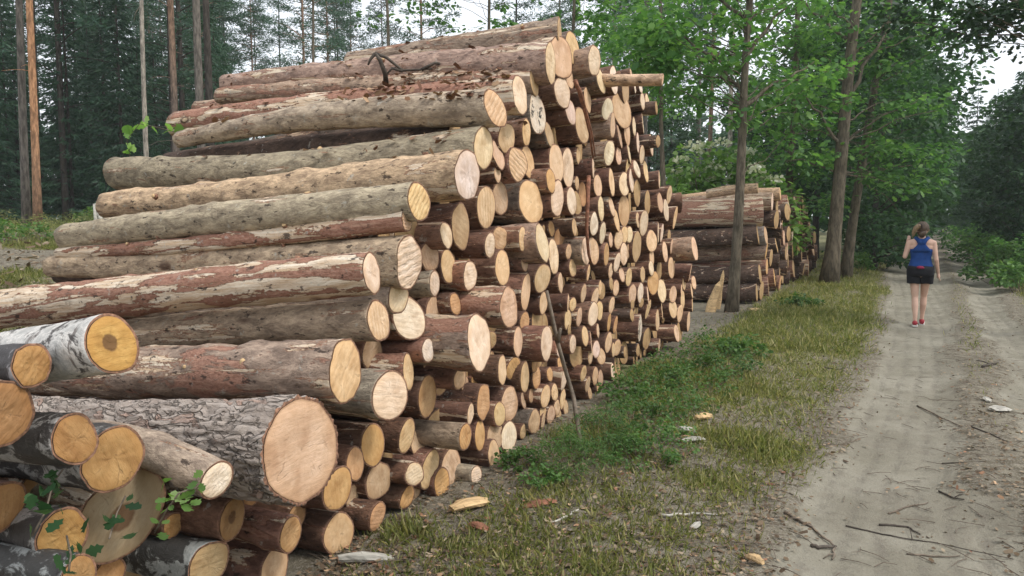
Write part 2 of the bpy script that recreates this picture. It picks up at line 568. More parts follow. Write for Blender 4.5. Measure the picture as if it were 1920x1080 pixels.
def m_ground():
    t = NT('ground_earth')
    at = t.n('ShaderNodeVertexColor', layer_name='mask')
    sp = t.n('ShaderNodeSeparateColor'); t.l(at.outputs[0], sp.inputs[0])
    v = t.objvec()
    n1 = t.noise(v, 1.6, 6, .6)
    n2 = t.noise(v, 9, 6, .7)
    n3 = t.noise(v, 55, 5, .7)
    n4 = t.noise(v, 190, 3, .6)
    sand = t.mix(t.mapr(n1, .3, .7), (.225, .207, .158), (.305, .284, .226))
    sand = t.mix(t.mapr(n2, .5, .72, 0, .5), sand, (.17, .145, .11))
    sand = t.mix(t.mapr(n3, .55, .75, 0, .45), sand, (.33, .31, .27))
    sand = t.mix(t.mapr(n4, .62, .7, 0, .55), sand, (.09, .075, .06))
    lit = t.mix(t.mapr(n2, .3, .65), (.105, .09, .063), (.245, .22, .165))
    lit = t.mix(t.mapr(n3, .5, .62, 0, .75), lit, (.32, .285, .24))
    lit = t.mix(t.mapr(n4, .55, .66, 0, .7), lit, (.05, .038, .027))
    gr = t.mix(t.mapr(n3, .35, .65), (.13, .135, .055), (.27, .26, .125))
    r = t.math('ADD', sp.outputs[0], t.math('MULTIPLY', t.math('SUBTRACT', n2, .5), .7))
    c = t.mix(t.mapr(r, .35, .68), lit, sand)
    g = t.math('ADD', sp.outputs[1], t.math('MULTIPLY', t.math('SUBTRACT', n3, .5), .4))
    c = t.mix(t.mapr(g, .3, .7, 0, .8), c, gr)
    # tyre ribs pressed into the tracks (B holds metres across the road)
    lat = t.math('MULTIPLY', sp.outputs[2], 10.0)
    rib = t.math('SINE', t.math('ADD', t.math('MULTIPLY', lat, 34.0), t.math('MULTIPLY', n1, 7.0)))
    ribm = t.math('MULTIPLY', t.mapr(t.math('ADD', sp.outputs[0], t.math('MULTIPLY', n1, .5)), .95, 1.2), t.mapr(n2, .4, .6))
    c = t.mix(t.math('MULTIPLY', t.math('MULTIPLY', t.mapr(rib, .2, 1), ribm), .5), c, (.20, .18, .145))
    sp4 = t.noise(v, 95, 4, .7)
    c = t.mix(t.mapr(sp4, .6, .66, 0, .5), c, (.085, .072, .055))
    pn = t.noise(v, .55, 4, .6)
    c = t.mix(t.mapr(pn, .5, .68, 0, .35), c, (.145, .128, .098))
    h = t.math('ADD', t.math('MULTIPLY', n2, 1.0), t.math('MULTIPLY', n3, .6))
    h = t.math('ADD', h, t.math('MULTIPLY', n4, .25))
    h = t.math('ADD', h, t.math('MULTIPLY', t.math('MULTIPLY', rib, ribm), .22))
    return t.done(t.principled(c, .95, t.bump(h, .03, .8), .1))


M = {}
M['bark'] = m_bark('log_bark')
M['pine'] = m_pine_bark()
M['birch'] = m_birch()
M['cut'] = m_cut('cut_wood', .12)
M['cut_saw'] = m_cut('cut_wood_saw_marks', .7, ring=.2)
M['cut_heart'] = m_cut('cut_wood_dark_heart', .12, heart=.85)
M['cut_mould'] = m_cut('cut_wood_mould', .1, mould=.95)
M['inner'] = m_plain('bark_edge', (.23, .125, .08), .9, .5, 60)
M['ground'] = m_ground()
M['oak'] = m_leaf('oak_leaf', (.055, .140, .040), (.095, .215, .060), (.18, .325, .085), .5)
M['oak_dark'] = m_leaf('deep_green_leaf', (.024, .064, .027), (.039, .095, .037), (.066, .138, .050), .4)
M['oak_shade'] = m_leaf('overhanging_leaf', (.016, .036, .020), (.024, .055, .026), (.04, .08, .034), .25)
M['pineneedle'] = m_leaf('pine_needle', (.034, .078, .052), (.052, .112, .072), (.085, .155, .092), .25)
M['spruce'] = m_leaf('spruce_needle', (.026, .066, .040), (.042, .096, .055), (.068, .130, .070), .22)
M['bush'] = m_leaf('lit_bush_leaf', (.11, .22, .05), (.19, .34, .09), (.28, .42, .14), .5)  # leaf colour raised to include light coming through an opening
M['herb'] = m_leaf('low_herb_leaf', (.055, .12, .032), (.09, .18, .05), (.15, .25, .075), .45)
M['blossom'] = m_leaf('elder_blossom', (.5, .5, .38), (.62, .62, .5), (.7, .7, .6), .3)
M['grass'] = m_leaf('grass_blade', (.16, .20, .06), (.29, .30, .11), (.50, .44, .24), .5)
M['litter'] = m_leaf('dry_leaf', (.085, .056, .034), (.185, .130, .080), (.36, .285, .20), .15, .8)
M['dry_grass'] = m_leaf('clearing_weed', (.11, .14, .045), (.20, .22, .08), (.34, .32, .15), .4)
M['litter_red'] = m_leaf('bark_flake', (.12, .055, .033), (.24, .13, .075), (.45, .30, .18), .05, .8)
M['twig'] = m_plain('dry_twig', (.15, .12, .09), .9, .4, 20)
M['twig_dark'] = m_plain('dark_twig', (.075, .062, .05), .9, .4, 20)
M['wood'] = m_plain('raw_split_wood', (.52, .36, .19), .8, .3, 14, .004, .2, (.3, 3, 3))
M['greywood'] = m_plain('weathered_wood', (.40, .38, .33), .85, .35, 12, .006, .2, (.4, 3, 3))
M['redbark'] = m_plain('loose_red_bark', (.22, .10, .06), .9, .5, 25, .006)
M['pine_trunk'] = m_trunk('pine_trunk', (.15, .12, .10), (.27, .17, .115), 4.0, 9.0)
M['orange_trunk'] = m_trunk('orange_trunk', (.22, .145, .10), (.40, .215, .115), .5, 5.0)
M['grey_trunk'] = m_trunk('grey_trunk', (.13, .115, .10), (.17, .145, .12), 4, 12)
M['pale_trunk'] = m_trunk('pale_trunk', (.28, .25, .21), (.36, .32, .27), 4, 12)
M['oak_trunk'] = m_trunk('oak_trunk', (.115, .095, .068), (.125, .105, .078), 2, 6, (.2, .21, .14))
M['dark_trunk'] = m_trunk('dark_trunk', (.055, .047, .04), (.07, .058, .048), 4, 12, (.1, .11, .09))
# ------------------------------------------------------------------ logs
# one line per log end: x y height(px of the 1920 wide photo) bark cut protrusion(m) [T tail_x tail_y tail_h] [| short name | label]
LOGS = '''
211 645 110 B h .38 T -330 700 90 | hollow-hearted birch log | white birch log with a brown hollow in its orange end, topmost of the birch stack
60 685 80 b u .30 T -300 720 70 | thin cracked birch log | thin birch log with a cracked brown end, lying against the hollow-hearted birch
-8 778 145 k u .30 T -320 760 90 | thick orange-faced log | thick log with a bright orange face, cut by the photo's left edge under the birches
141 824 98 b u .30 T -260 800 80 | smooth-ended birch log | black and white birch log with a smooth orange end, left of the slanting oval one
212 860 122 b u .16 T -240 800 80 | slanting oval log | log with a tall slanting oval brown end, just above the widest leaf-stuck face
232 965 180 g f .0 T -60 850 120 | wide leaf-stuck log | wide log face with a dark heart stain and ivy leaves stuck on it
75 917 72 d u -.22
5 950 95 d u -.03 | half-seen shaded log | shaded brown log end cut in half by the left edge, low in the stack
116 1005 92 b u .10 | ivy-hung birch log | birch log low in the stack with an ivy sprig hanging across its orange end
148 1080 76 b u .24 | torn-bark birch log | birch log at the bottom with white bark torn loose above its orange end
20 1090 70 d u .0
205 1078 66 d u -.06
308 902 58 d u -.22
470 925 50 d u -.2
325 985 44 d u -.12
404 906 80 g w .34 T 245 818 60 | tipping grey pole | thin grey pole with saw-striped end, tipping down before the thickest pine log
436 972 80 d q .08 | ring-barked log | log with a thick dark bark ring round a dark heart, under the tipping grey pole
545 1002 64 r o .14 | short red-sided log | log with red-brown side and rough orange end, right of the ring-barked one
555 970 50 d o -.12
567 844 202 P y .34 T -150 770 105 | thickest pine log | thickest pine log of all, plated grey bark and a huge straw-coloured face
392 1060 86 b k .05 | bottom birch log | birch log at the bottom edge with a bluish white side and dull brown face
515 1070 80 d k -.02 | dull bottom log | dull brown log end at the bottom edge beside the bottom birch
634 917 79 d o .08 | round straw log | round straw-coloured log end touching the lower right of the thickest pine log
666 870 61 d o .05
699 834 74 d o .02 | dark orange log | dark orange log end, half shaded, right of the thickest pine log's face
710 902 72 d k -.04
662 937 54 d k -.1
636 1010 80 d k .0 | lowest broad log | broad brown log end standing lowest of all on the grass
707 964 56 d o .06 | splintered bottom log | splintered log end with a torn slab hanging in front, bottom row on the grass
690 1003 38 d k -.08
763 817 63 d y .05
785 838 56 d y -.05
806 878 76 r y .03 | forked log | broken forked log end with a pale split prong, low in the stack
777 889 42 d p .10
846 882 68 d y .0
764 932 46 d o .02
774 957 56 d y -.05
829 939 55 d o .05
848 930 26 d k -.1
890 912 43 g w .12 | small chalk log | small chalky white log end with grey bark, bottom row by the wood slab
932 895 62 d y .08
955 878 48 d o -.02
927 832 62 d k .02
915 858 48 d o -.02
955 821 57 d w .04 | chalk oval log | clean chalk-white oval log end in the lower rows above the green weeds
872 820 54 g o .22 | long grey-sided log | log with a long grey side showing and a narrow orange end, low in the stack
900 816 55 d o .02
882 776 38 d p .15
906 751 65 d o .02 | rusty oval log | rusty orange oval log end in the lower middle of the tall pile
937 776 46 r y .06
955 757 66 d y .02
875 736 38 d k -.1
862 707 40 r y .18 | shredded red log | thin log with shredded red bark and a small straw end, below the stout knotted log
802 743 75 d n .02 | dark-pith log | round honey-brown log end with a small dark pith, right of the white-faced log
895 702 28 d o -.15
920 677 40 d k -.12
942 695 56 d y .03
963 691 47 d o .0
984 707 55 d y .06 | long straw oval log | long straw oval log end left of the leaning bare branch, knee high
1004 677 42 d o .0
1006 707 42 d o -.03
1031 702 26 d o .0
1050 678 32 d o -.05
1058 710 42 r p .06
1023 743 43 d y .03
1040 736 33 d y .03
1055 748 38 d y .0
1045 767 31 d y .0
1061 773 28 d k .0
996 742 30 d k -.05
982 750 33 d k -.08
1018 778 34 d y .0
1033 782 35 d k .0
1003 795 46 k k .02
981 812 28 d k -.02
1000 832 30 d k .0
1018 830 36 d k .0
1046 797 27 d k .0
803 657 43 r w .16 | ragged white-ended log | thin red-brown log with a ragged bright white end, left of the stout knotted log
900 637 101 R p .32 | stout knotted log | stout brown log with a knot on its side and a big straw-coloured face
954 576 79 R y .30 | stout smooth red log | stout smooth red-brown log with a tall pale face, above the stout knotted log
854 570 43 d o .06
949 641 40 d o -.1
974 642 54 d y .02
984 606 42 d o -.06
1025 642 64 r p .16 | whitish oval log | whitish oval log end with red-brown bark, just left of the leaning bare branch
986 547 66 r y .12 | scraped pale log | log with a pale scraped top and tall straw face, beside the stout smooth red log
942 502 63 r y .10
880 515 60 r p .12
842 500 63 d y .0
806 481 54 d k .0
815 532 48 g p .10 | grey-sided pale log | small grey-barked log with a pinkish end, right of the striped white log
837 441 50 r p .12 | pink-topped log | log with pinkish bark and a small pale end, below the two striped straw logs
864 425 83 d k .0 | broad tan log | broad tan log face below the stout white-faced log
919 460 45 d p .14
938 447 46 d y .0
981 448 46 r y .14
1017 456 72 R p .18 | tall red-barked log | tall pale log face with bright red-brown bark, in the middle of the tall pile
984 489 38 r y .08
1017 522 53 d y .05
1038 480 63 d p .02
1019 568 43 d y .0
1051 530 38 d y .05
1066 472 28 d y .0
1074 502 32 d y .0
1053 447 45 d o -.1
1034 429 28 d o -.1
810 597 75 d k -.04 | shaded tan log | wide tan log end in shade, right of the pale pair beside the greenish log
767 597 76 d w .06 | broad white log | broad white log end partly covered by another, right of the greenish saw-toothed log
748 556 66 g p .18
710 601 78 G s .32 T 150 640 60 | greenish saw-toothed log | greenish log with a rough saw-toothed straw end, above the white-scraped red log
647 696 123 R y .36 T 60 700 80 | white-scraped red log | stout red-barked log with a bright white scrape and a big straw face
732 742 96 G p .22 | white-faced grey log | grey-barked log with a wide bright face, right of the white-scraped red log
698 662 62 d k -.1
766 698 68 r y .10
800 691 28 d y -.1
1065 567 30 d y .0
1074 571 26 d y .0
1086 594 34 d y .05
1112 589 44 r p .05
1124 582 34 d y .0
1147 572 32 d y .0
1142 605 35 d o .03
1154 609 32 d o .0
1185 591 24 r y .12
1186 565 22 d y .0
1202 563 22 d p .0
1215 580 35 d y .0
1241 581 36 d y .0
1262 579 36 d y .0
1275 587 34 d y .0
1065 600 36 d y .0
1067 617 25 d y .0
1074 645 35 d p .05
1097 630 38 d y .05
1108 641 40 d y .0
1121 620 27 d y .0
1118 655 34 d p .0
1141 642 37 d y .03
1150 656 28 d k .0
1157 652 32 d y .0
1047 655 30 r p .0
1107 666 32 d k .0
1127 668 30 d k .0
1149 697 32 d p .05
1116 705 35 d k .0
1126 709 32 d k .0
1094 700 30 d k .0
1102 721 30 d k .0
1106 746 26 d k .0
1122 741 26 d k .0
1200 615 50 d m .08 | grey rotten log | grey rotten mouldy log end, low near the far foot of the tall pile
1196 657 24 d k .0
1172 660 22 d k .0
1233 600 40 d y .0
1269 625 34 r y .1
1236 648 27 d k .0
1291 603 36 d y .0
1298 570 28 d y .0
1044 306 68 d y .05 | upper straw log | straw log end beside its paler twin, below the mossy log near the crest
1065 314 71 d p .03 | upper pale twin log | tall pale log end beside the upper straw one, left of the hanging bark strip
1033 339 44 r o .12
1045 372 62 r p .12 | chipped pale log | pale log end with a chipped lower rim, left of the hanging bark strip
1082 344 27 d y .0
1072 377 52 r w .08 | ragged white log | wide ragged white log end, just left of the hanging bark strip
1093 365 44 r o -.08
1112 316 36 d p .05
1121 349 43 d y .0
1147 342 51 d y .0
1171 345 45 d p .0
1184 338 43 d p .03
1194 317 34 r w .06
1211 322 39 d y .0
1178 303 40 d y .0
1236 337 32 d y .0
1127 391 46 d p .05
1147 387 37 d y .0
1170 395 60 d k -.04 | tall tan log | tall tan log end, longest face in the far upper part of the pile
1156 413 41 d y .02
1114 420 43 d w .03
1130 437 41 d w .02
1197 413 34 d y .0
1207 418 47 d p .03
1249 394 42 d p .0
1238 380 36 d k .0
1266 408 39 d y .03
1276 380 36 d y .0
1255 365 33 d y .0
1076 432 39 d y .0
1099 470 54 R p .08 | bark-stripped broken log | log with a strip of broken bark across its white end, under the hanging bark strip
1113 470 50 d y .0
1103 512 33 d y .0
1137 477 43 r o .03 | orange oval log | orange oval log end right of the bark-stripped broken log
1157 492 34 d p .04
1145 450 29 d y .0
1160 448 35 d y .0
1171 440 33 d y .0
1180 440 30 d p .0
1194 462 54 d k .0 | tall brownish log | tall brownish oval log end in the far middle of the tall pile
1170 476 41 d p .03
1179 470 31 d k -.04
1222 452 43 d y .02
1222 483 32 d y .0
1221 503 28 d p .02
1234 436 37 d p .0
1241 437 35 d p .0
1247 472 39 d y .03
1259 502 41 d y .02
1145 508 29 d y .0
1146 532 24 d y .0
1166 515 28 d y .0
1179 520 35 d y .0
1205 515 31 d k .0
1225 530 43 d o .02
1241 545 41 d p .04
1094 550 36 d y .02
1116 557 36 d y .0
1125 540 30 d y .0
1186 553 36 d y .0
1201 550 37 d w .0
1215 555 37 d y .0
1302 465 44 R y .25 | far jutting log | stout log end jutting out before the second pile at the tall pile's foot
1294 512 32 d y .1
1260 462 33 d y .0
1155 540 28 d y .0
1283 530 28 d y .0
1278 545 26 d y .0
1262 552 31 d y .0
1280 562 34 d y .0
1297 545 27 d y .0
1301 530 27 d y .0
1049 62 50 R k .0 T 655 118 36 | highest crest log | highest log of the pile, long pale brown side along the crest
1031 126 79 R p .10 T 425 158 38 | left crest log | long log with a tall white oval face just left of the crest's tan pair
1052 108 82 R y .02 | tan crest log | tall tan log face directly under the highest crest log
1077 100 60 k y .0 | knotty tan log | narrow tan log face between the crest pair and the stout pale crest log
1110 99 63 R p .15 | stout pale crest log | stout log with rough bark and pale face, first right of the crest
1005 140 63 R y .0 T 412 180 30 | narrow shaded tan log | narrow tan log face left of the left crest log, dark under it
1066 144 46 d y .0
1055 172 60 d p .04
1070 210 49 d p .06
1091 235 58 d k .05
1102 187 49 d y .0
1127 152 48 k p .12 | dark-sided pale log | narrow pale log end with a dark shaded side, below the stout pale crest log
1151 150 49 d w .08
1184 142 27 d y .0
1190 161 27 d w .03
1201 162 26 d w .05
1240 147 25 S y .60 T 1180 142 22 | jutting far crest log | thin log with peeled pale top jutting out past the far crest
1139 205 41 r w .10
1149 235 46 R y .08
1166 207 64 d k .0
1173 170 49 d k .0
1205 190 31 d p .03
1214 195 34 d p .02
1189 237 34 d p .0
1205 230 39 d p .0
1231 202 25 r p .2
1221 272 39 d p .04
1196 267 35 d p .0
1204 290 33 d p .0
1142 287 48 R w .08
1162 255 45 d k .0
1176 250 45 d y .0
1179 290 42 d p .0
1084 292 31 d y .0
1234 265 22 r p .2
1160 292 34 d y .0
929 203 73 G s .26 T 335 262 30 | ochre saw-striped log | greenish log with an ochre saw-striped face, high on the left slope
975 178 71 W p .12 T 335 236 54 | torn-backed log | log with torn rusty bark and a tall white face, above the ochre saw-striped log
985 166 44 R k -.35 T 372 205 30
1008 213 75 k m .02 | mouldy white log | white log end blotched with black mould, near the crest
907 277 84 G p .22 T 222 326 64 | long smooth grey log | long smooth grey log with fat far end and white face, halfway up the slope
950 258 54 d y .02
934 290 54 d y .0
987 248 48 r y .08
1030 253 52 k k .0 | mossy log | log end with mossy grey bark, under the mouldy white one
971 308 62 r s .06
990 304 63 d y -.06
876 327 95 S w .32 T 200 386 48 | stout white-faced log | stout rough red-brown log with a big white oval face
785 380 74 G s .28 T 122 445 46 | striped straw log | greenish log with knots cut off and a striped straw face, resting beside its redder twin
765 405 50 W s .24 T 110 475 20 | striped red twin log | thin red-brown log with a pale scrape, tucked under the striped straw log
911 388 77 d s .02 | ridged tan log | ridged tan log face just below the stout white-faced log
938 372 58 d k -.06
995 379 79 k y .02 | pale shield log | tall shield-like straw log face on a very dark gap
933 326 32 d y .0
877 383 26 d y -.1
767 492 97 G a .24 T 97 500 40 | striped white log | grey-barked log with a broad pale face striped by the saw, middle of the slope
697 513 82 W p .34 T -40 585 74 | long scraped red log | long grey-red log with a wide strip of bark scraped to pale wood
'''
BARKT = dict(g=('bark', (.33, .275, .205), .3), G=('bark', (.375, .31, .23), .45), r=('bark', (.26, .148, .108), .62),
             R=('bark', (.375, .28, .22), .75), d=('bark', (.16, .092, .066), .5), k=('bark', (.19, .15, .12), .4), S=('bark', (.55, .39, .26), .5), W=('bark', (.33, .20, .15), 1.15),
             b=('birch', (.68, .67, .66), .72), B=('birch', (1, 1, 1), 1), P=('pine', (.46, .395, .345), 1))  # lower-case birch tint is darkened for dirt and for the lower-left shade
CUTT = dict(p=('cut', (.74, .585, .43)), y=('cut', (.69, .495, .315)), o=('cut', (.60, .37, .185)), k=('cut', (.53, .375, .235)), u=('cut', (.45, .265, .11)),  # u: older orange-brown wood, with the lower-left shade put into its colour
            w=('cut', (.77, .655, .53)), s=('cut_saw', (.71, .51, .32)), a=('cut_saw', (.74, .60, .46)), h=('cut_heart', (.47, .275, .095)), q=('cut_heart', (.38, .24, .11)),
            m=('cut_mould', (.65, .58, .50)), n=('cut', (.60, .38, .195)), f=('cut_heart', (.38, .30, .19)))
CUTW = dict(u='orange', p='pale', y='straw', o='orange', k='brown', w='white', s='striped straw', a='striped white', h='orange', q='brown', m='mouldy', n='honey', f='brown')
LOGDIR = Vector((-math.cos(R(23)), math.sin(R(23)), 0))     # from the face to the tail


def log_meshes(L, r0, r1, rng, plate=False, fat=True, hi=False, rough=1.0):
    px = r0 * 700
    ns = 40 if hi else (26 if px > 14 else 18)
    if plate:
        ns = 210
    u = np.concatenate(([0, .012], np.linspace(.05, L, (250 if plate else (46 if hi else 9)))))
    th = np.linspace(0, 2 * np.pi, ns, endpoint=False)
    U, T = np.meshgrid(u, th, indexing='ij')
    rad = (r0 + (r1 - r0) * U / L) * (1 + rng.uniform(.0, .06) * np.exp(-U / .3))
    lob = 0
    for k, a in ((2, .035), (3, .022), (5, .012)):
        lob = lob + rng.normal(0, a) * np.cos(k * T + rng.uniform(0, 6.28) + U * rng.normal(0, .5))
    rad = rad * (1 + lob)
    so = rng.uniform(0, 90)
    nz = fbm(U * (9 if hi else 4) + so, np.cos(T) * 2.2 + so, 3, 3) + fbm(U * (9 if hi else 4) + so, np.sin(T) * 2.2 - so, 4, 3) - 1
    rad = rad + nz * min(.015, r0 * .115) * rough
    if plate:
        cx, cy, cz = U * 6, np.cos(T) * r0 * 32, np.sin(T) * r0 * 32
        arr = []
        from mathutils import noise as mn
        for a_, b_, c_ in zip(cx.ravel(), cy.ravel(), cz.ravel()):
            d = mn.voronoi((a_ * 1.2, b_, c_))[0]
            arr.append(d[1] - d[0])
        arr = np.clip(np.array(arr).reshape(U.shape) * 3.2, 0, 1)
        rad = rad + (arr - .6) * .013
    if hi:
        for _ in range(rng.integers(4, 9)):      # knots swell the stem
            ku, kt, kw = rng.uniform(.1, L), rng.uniform(0, 6.28), rng.uniform(.02, .05)
            dt = np.angle(np.exp(1j * (T - kt)))
            rad = rad + rng.uniform(.006, .016) * np.exp(-((U - ku) ** 2 / kw ** 2 + (dt * r0) ** 2 / kw ** 2))
    by, bz = rng.normal(0, .020 if hi else .012), rng.normal(0, .014 if hi else .010)
    Y = rad * np.cos(T) + by * np.sin(U / L * np.pi) * 2
    Z = rad * np.sin(T) + bz * np.sin(U / L * np.pi) * 2
    k1, k2 = rng.normal(0, .11), rng.normal(0, .09)
    fall = np.exp(-U / .22)
    X = U + (k1 * Y + k2 * Z) * fall
    nr = len(u)
    V = np.stack([X, Y, Z], -1).reshape(-1, 3)
    inner = V[:ns].copy(); bt = 1 - np.clip(.007 / r0, .025, .1) * (1.7 if plate else 1) 
    if plate:
        rin = np.hypot(inner[:, 1], inner[:, 2]); rsm = sum(np.roll(rin, q) for q in range(-5, 6)) / 11
        inner[:, 1] *= rsm / rin; inner[:, 2] *= rsm / rin
    inner[:, 1] *= bt; inner[:, 2] *= bt
    inner[:, 0] = (k1 * inner[:, 1] + k2 * inner[:, 2]) + .003
    V = np.concatenate([V, inner])
    loops, starts, mi = [], [], []
    idx = np.arange(ns); nx = (idx + 1) % ns
    for i in range(nr - 1):
        loops.append(np.stack([i * ns + idx, i * ns + nx, (i + 1) * ns + nx, (i + 1) * ns + idx], -1))
        mi += [0] * ns
    loops.append(np.stack([nr * ns + idx, nr * ns + nx, nx, idx], -1)); mi += [1] * ns
    lp = np.concatenate(loops).ravel()
    st = np.arange(0, len(lp), 4)
    lp = np.concatenate([lp, (nr - 1) * ns + idx]); st = np.append(st, len(lp) - ns); mi.append(2)
    # cut face
    fr = [0, .3, .6, .85, 1.0]
    FV = [np.array([[0, 0, 0]])]; UVs = [np.zeros((1, 2))]
    for f in fr[1:]:
        ff = f if f < 1 else 1.0
        yz = inner[:, 1:] * ff
        x = k1 * yz[:, 0] + k2 * yz[:, 1] - .004 + (rng.normal(0, .0003 if plate else .0015, ns) if f < 1 else .004)
        FV.append(np.column_stack([x, yz])); UVs.append(np.column_stack([np.cos(th) * ff, np.sin(th) * ff]))
    FV = np.concatenate(FV); UVs = np.concatenate(UVs)
    fl, fs = [], []
    for k in range(ns):
        fs.append(len(fl)); fl += [0, 1 + (k + 1) % ns, 1 + k]
    for i in range(len(fr) - 2):
        for k in range(ns):
            fs.append(len(fl)); b = 1 + i * ns
            fl += [b + k, b + (k + 1) % ns, b + ns + (k + 1) % ns, b + ns + k]
    return (V, lp, st, mi), (FV, fl, fs, UVs)


STUB = None


def make_log(head, d, L, r0, r1, bark, cut, seed, hi=False, label=None, group=None, name='log', stubs=0, tintj=.12, rough=1.0):
    rng = np.random.default_rng(seed)
    bm_, btint, peel = BARKT[bark]
    cm_, ctint = CUTT[cut]
    A, B = log_meshes(L, r0, r1, rng, bark == 'P', hi=hi, rough=rough)
    me = np_mesh(name, A[0], A[1], A[2], smooth=True, mats=(M[bm_], M['inner'], M['cut']), mat_idx=A[3])
    o = link(bpy.data.objects.new(name, me))
    d = d.normalized()
    yv = Vector((0, 0, 1)).cross(d).normalized()
    zv = d.cross(yv)
    mat = Matrix((d, yv, zv)).transposed().to_4x4()
    mat.translation = head
    o.matrix_world = mat
    j = 1 + rng.uniform(-tintj, tintj)
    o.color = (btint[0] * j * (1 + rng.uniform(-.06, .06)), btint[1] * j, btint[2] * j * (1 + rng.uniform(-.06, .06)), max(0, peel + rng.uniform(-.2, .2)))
    tag(o, label, 'log', group)
    fm = np_mesh('cut_face', B[0], B[1], B[2], uv=B[3], smooth=False, mats=(M[cm_],))
    f = link(bpy.data.objects.new('cut_face', fm), o)
    j = 1 + rng.uniform(-.13, .10)
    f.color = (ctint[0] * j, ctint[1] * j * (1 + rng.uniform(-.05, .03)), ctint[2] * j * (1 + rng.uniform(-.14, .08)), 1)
    for k in range(stubs):
        mb = MB()
        u, t = rng.uniform(.15, L * .8), rng.uniform(.2, 2.6)
        if rng.random() < .5:
            t = rng.uniform(2.3, 3.6)      # towards the camera side
        rr = r0 + (r1 - r0) * u / L
        c, n = Vector((u, math.cos(t) * rr, math.sin(t) * rr)), Vector((rng.uniform(-.3, .1), math.cos(t), math.sin(t))).normalized()
        kr = rng.uniform(.008, .017)
        mb.tube([c - n * .02, c + n * .004, c + n * rng.uniform(.008, .02)], [kr * 1.5, kr * 1.15, kr], 9, 0, .08, random.Random(int(rng.integers(1e6))), True, 1)
        mb.build('branch_stub', [M['inner'], M['wood']], o)
    return o


def parse(txt):
    out = []
    for ln in txt.strip().splitlines():
        parts = [p.strip() for p in ln.split('|')]
        w = parts[0].split()
        e = dict(x=float(w[0]), y=float(w[1]), h=float(w[2]), b=w[3], c=w[4], off=float(w[5]), tail=None, short=None, label=None)
        if 'T' in w:
            k = w.index('T'); e['tail'] = tuple(float(q) for q in w[k + 1:k + 4])
        if len(parts) > 2:
            e['short'], e['label'] = parts[1], parts[2]
        if not e['tail'] and e['b'] in 'drk':
            e['off'] *= .7 if e['off'] > 0 else 1
            e['h'] *= 1.05
        out.append(e)
    return out


def place(e, p0=P0, n2=N2, a2=A2):
    d = ray(e['x'], e['y'])
    nn = Vector((n2[0], n2[1], 0)); pp = Vector((p0[0], p0[1], 0))
    k = ((pp - CAM).dot(nn) + e['off']) / d.dot(nn)
    P = CAM + d * k
    dep = (P - CAM).dot(FWD)
    e['P'], e['dep'] = P, dep
    e['r'] = e['h'] / F * dep / 2 * .985
    e['t'] = (P.x - p0[0]) * a2[0] + (P.y - p0[1]) * a2[1]
    e['z'] = P.z


def relax(E, iters=60, zmin=0.0, keep=.25):
    t = np.array([e['t'] for e in E]); z = np.array([e['z'] for e in E]); r = np.array([e['r'] for e in E])
    t0, z0, r0 = t.copy(), z.copy(), r.copy()
    for it in range(iters):
        for i in range(len(E)):
            dt, dz = t - t[i], z - z[i]
            dd = np.hypot(dt, dz); dd[i] = 9
            ov = (r + r[i]) * .97 - dd - .62 * np.minimum(r, r[i])
            for j in np.nonzero(ov > 0)[0]:
                u = np.array((dt[j], dz[j])) / max(dd[j], 1e-4)
                wi = r[j] ** 2 / (r[i] ** 2 + r[j] ** 2)
                s = ov[j] * .16
                t[i] -= u[0] * s * wi; z[i] -= u[1] * s * wi
                t[j] += u[0] * s * (1 - wi); z[j] += u[1] * s * (1 - wi)
                if ov[j] > .004 and r[i] > r0[i] * .95 and r[j] > r0[j] * .86:
                    if r[i] < r[j]:
                        r[i] *= .992
                    else:
                        r[j] *= .992
            if z[i] < zmin + r[i]:
                z[i] += (zmin + r[i] - z[i]) * .5
        t += (t0 - t) * keep * .3; z += (z0 - z) * keep * .3
    print('relax moved', np.abs(t - t0).mean(), np.abs(z - z0).mean(), np.hypot(t - t0, z - z0).max())
    for i, e in enumerate(E):
        e['t'], e['z'], e['r'] = float(t[i]), float(z[i]), float(r[i])


ALL = parse(LOGS)
for e in ALL:
    place(e)
relax(ALL)
for e in ALL:
    q = P0 + A2 * e['t'] + N2 * e['off']
    e['P'] = Vector((q[0], q[1], e['z']))
    e['px'] = proj(e['P'])

# fill the gaps of the front with further back log ends
T_, Z_, R_ = (np.array([e[k] for e in ALL]) for k in ('t', 'z', 'r'))
fr = random.Random(5)
fills = []
TT, ZZ, RR = list(T_), list(Z_), list(R_)


def top_at(t):
    m1, m2 = T_ <= t - .12, T_ >= t + .05
    if not m1.any() or not m2.any():
        return 0
    return min((Z_ + R_)[m1].max(), (Z_ + R_)[m2].max())


def bot_ok(t, z):
    return z > .04


for target in (.13, .10, .08, .065, .05, .04):
    for _ in range(1500 if target > .06 else 2500):
        t = fr.uniform(T_.min() - .1, T_.max() + .05)
        top = top_at(t)
        if top <= 0:
            continue
        z = fr.uniform(.05, max(.1, top - .25))
        dd = np.hypot(np.array(TT) - t, np.array(ZZ) - z) - np.array(RR)
        if dd.min() > target * .62 and z > target * .9:
            r = target * fr.uniform(.9, 1.1)
            q = P0 + A2 * t
            if proj((q[0], q[1], z))[0] < 720 and z > .6:
                continue
            fills.append((t, z, r)); TT.append(t); ZZ.append(z); RR.append(r)
print('log ends', len(ALL), 'fills', len(fills))

BIRCHY = None
GR = 'logs in the tall pile'
LAND = [e for e in ALL if e['short']]
ORD = ['', 'second ', 'third ', 'fourth ', 'fifth ', 'sixth ', 'seventh ', 'eighth ', 'ninth ', 'tenth ', 'eleventh ', 'twelfth ']
SEC = ['right of', 'above and right of', 'above', 'above and left of', 'left of', 'below and left of', 'below', 'below and right of']


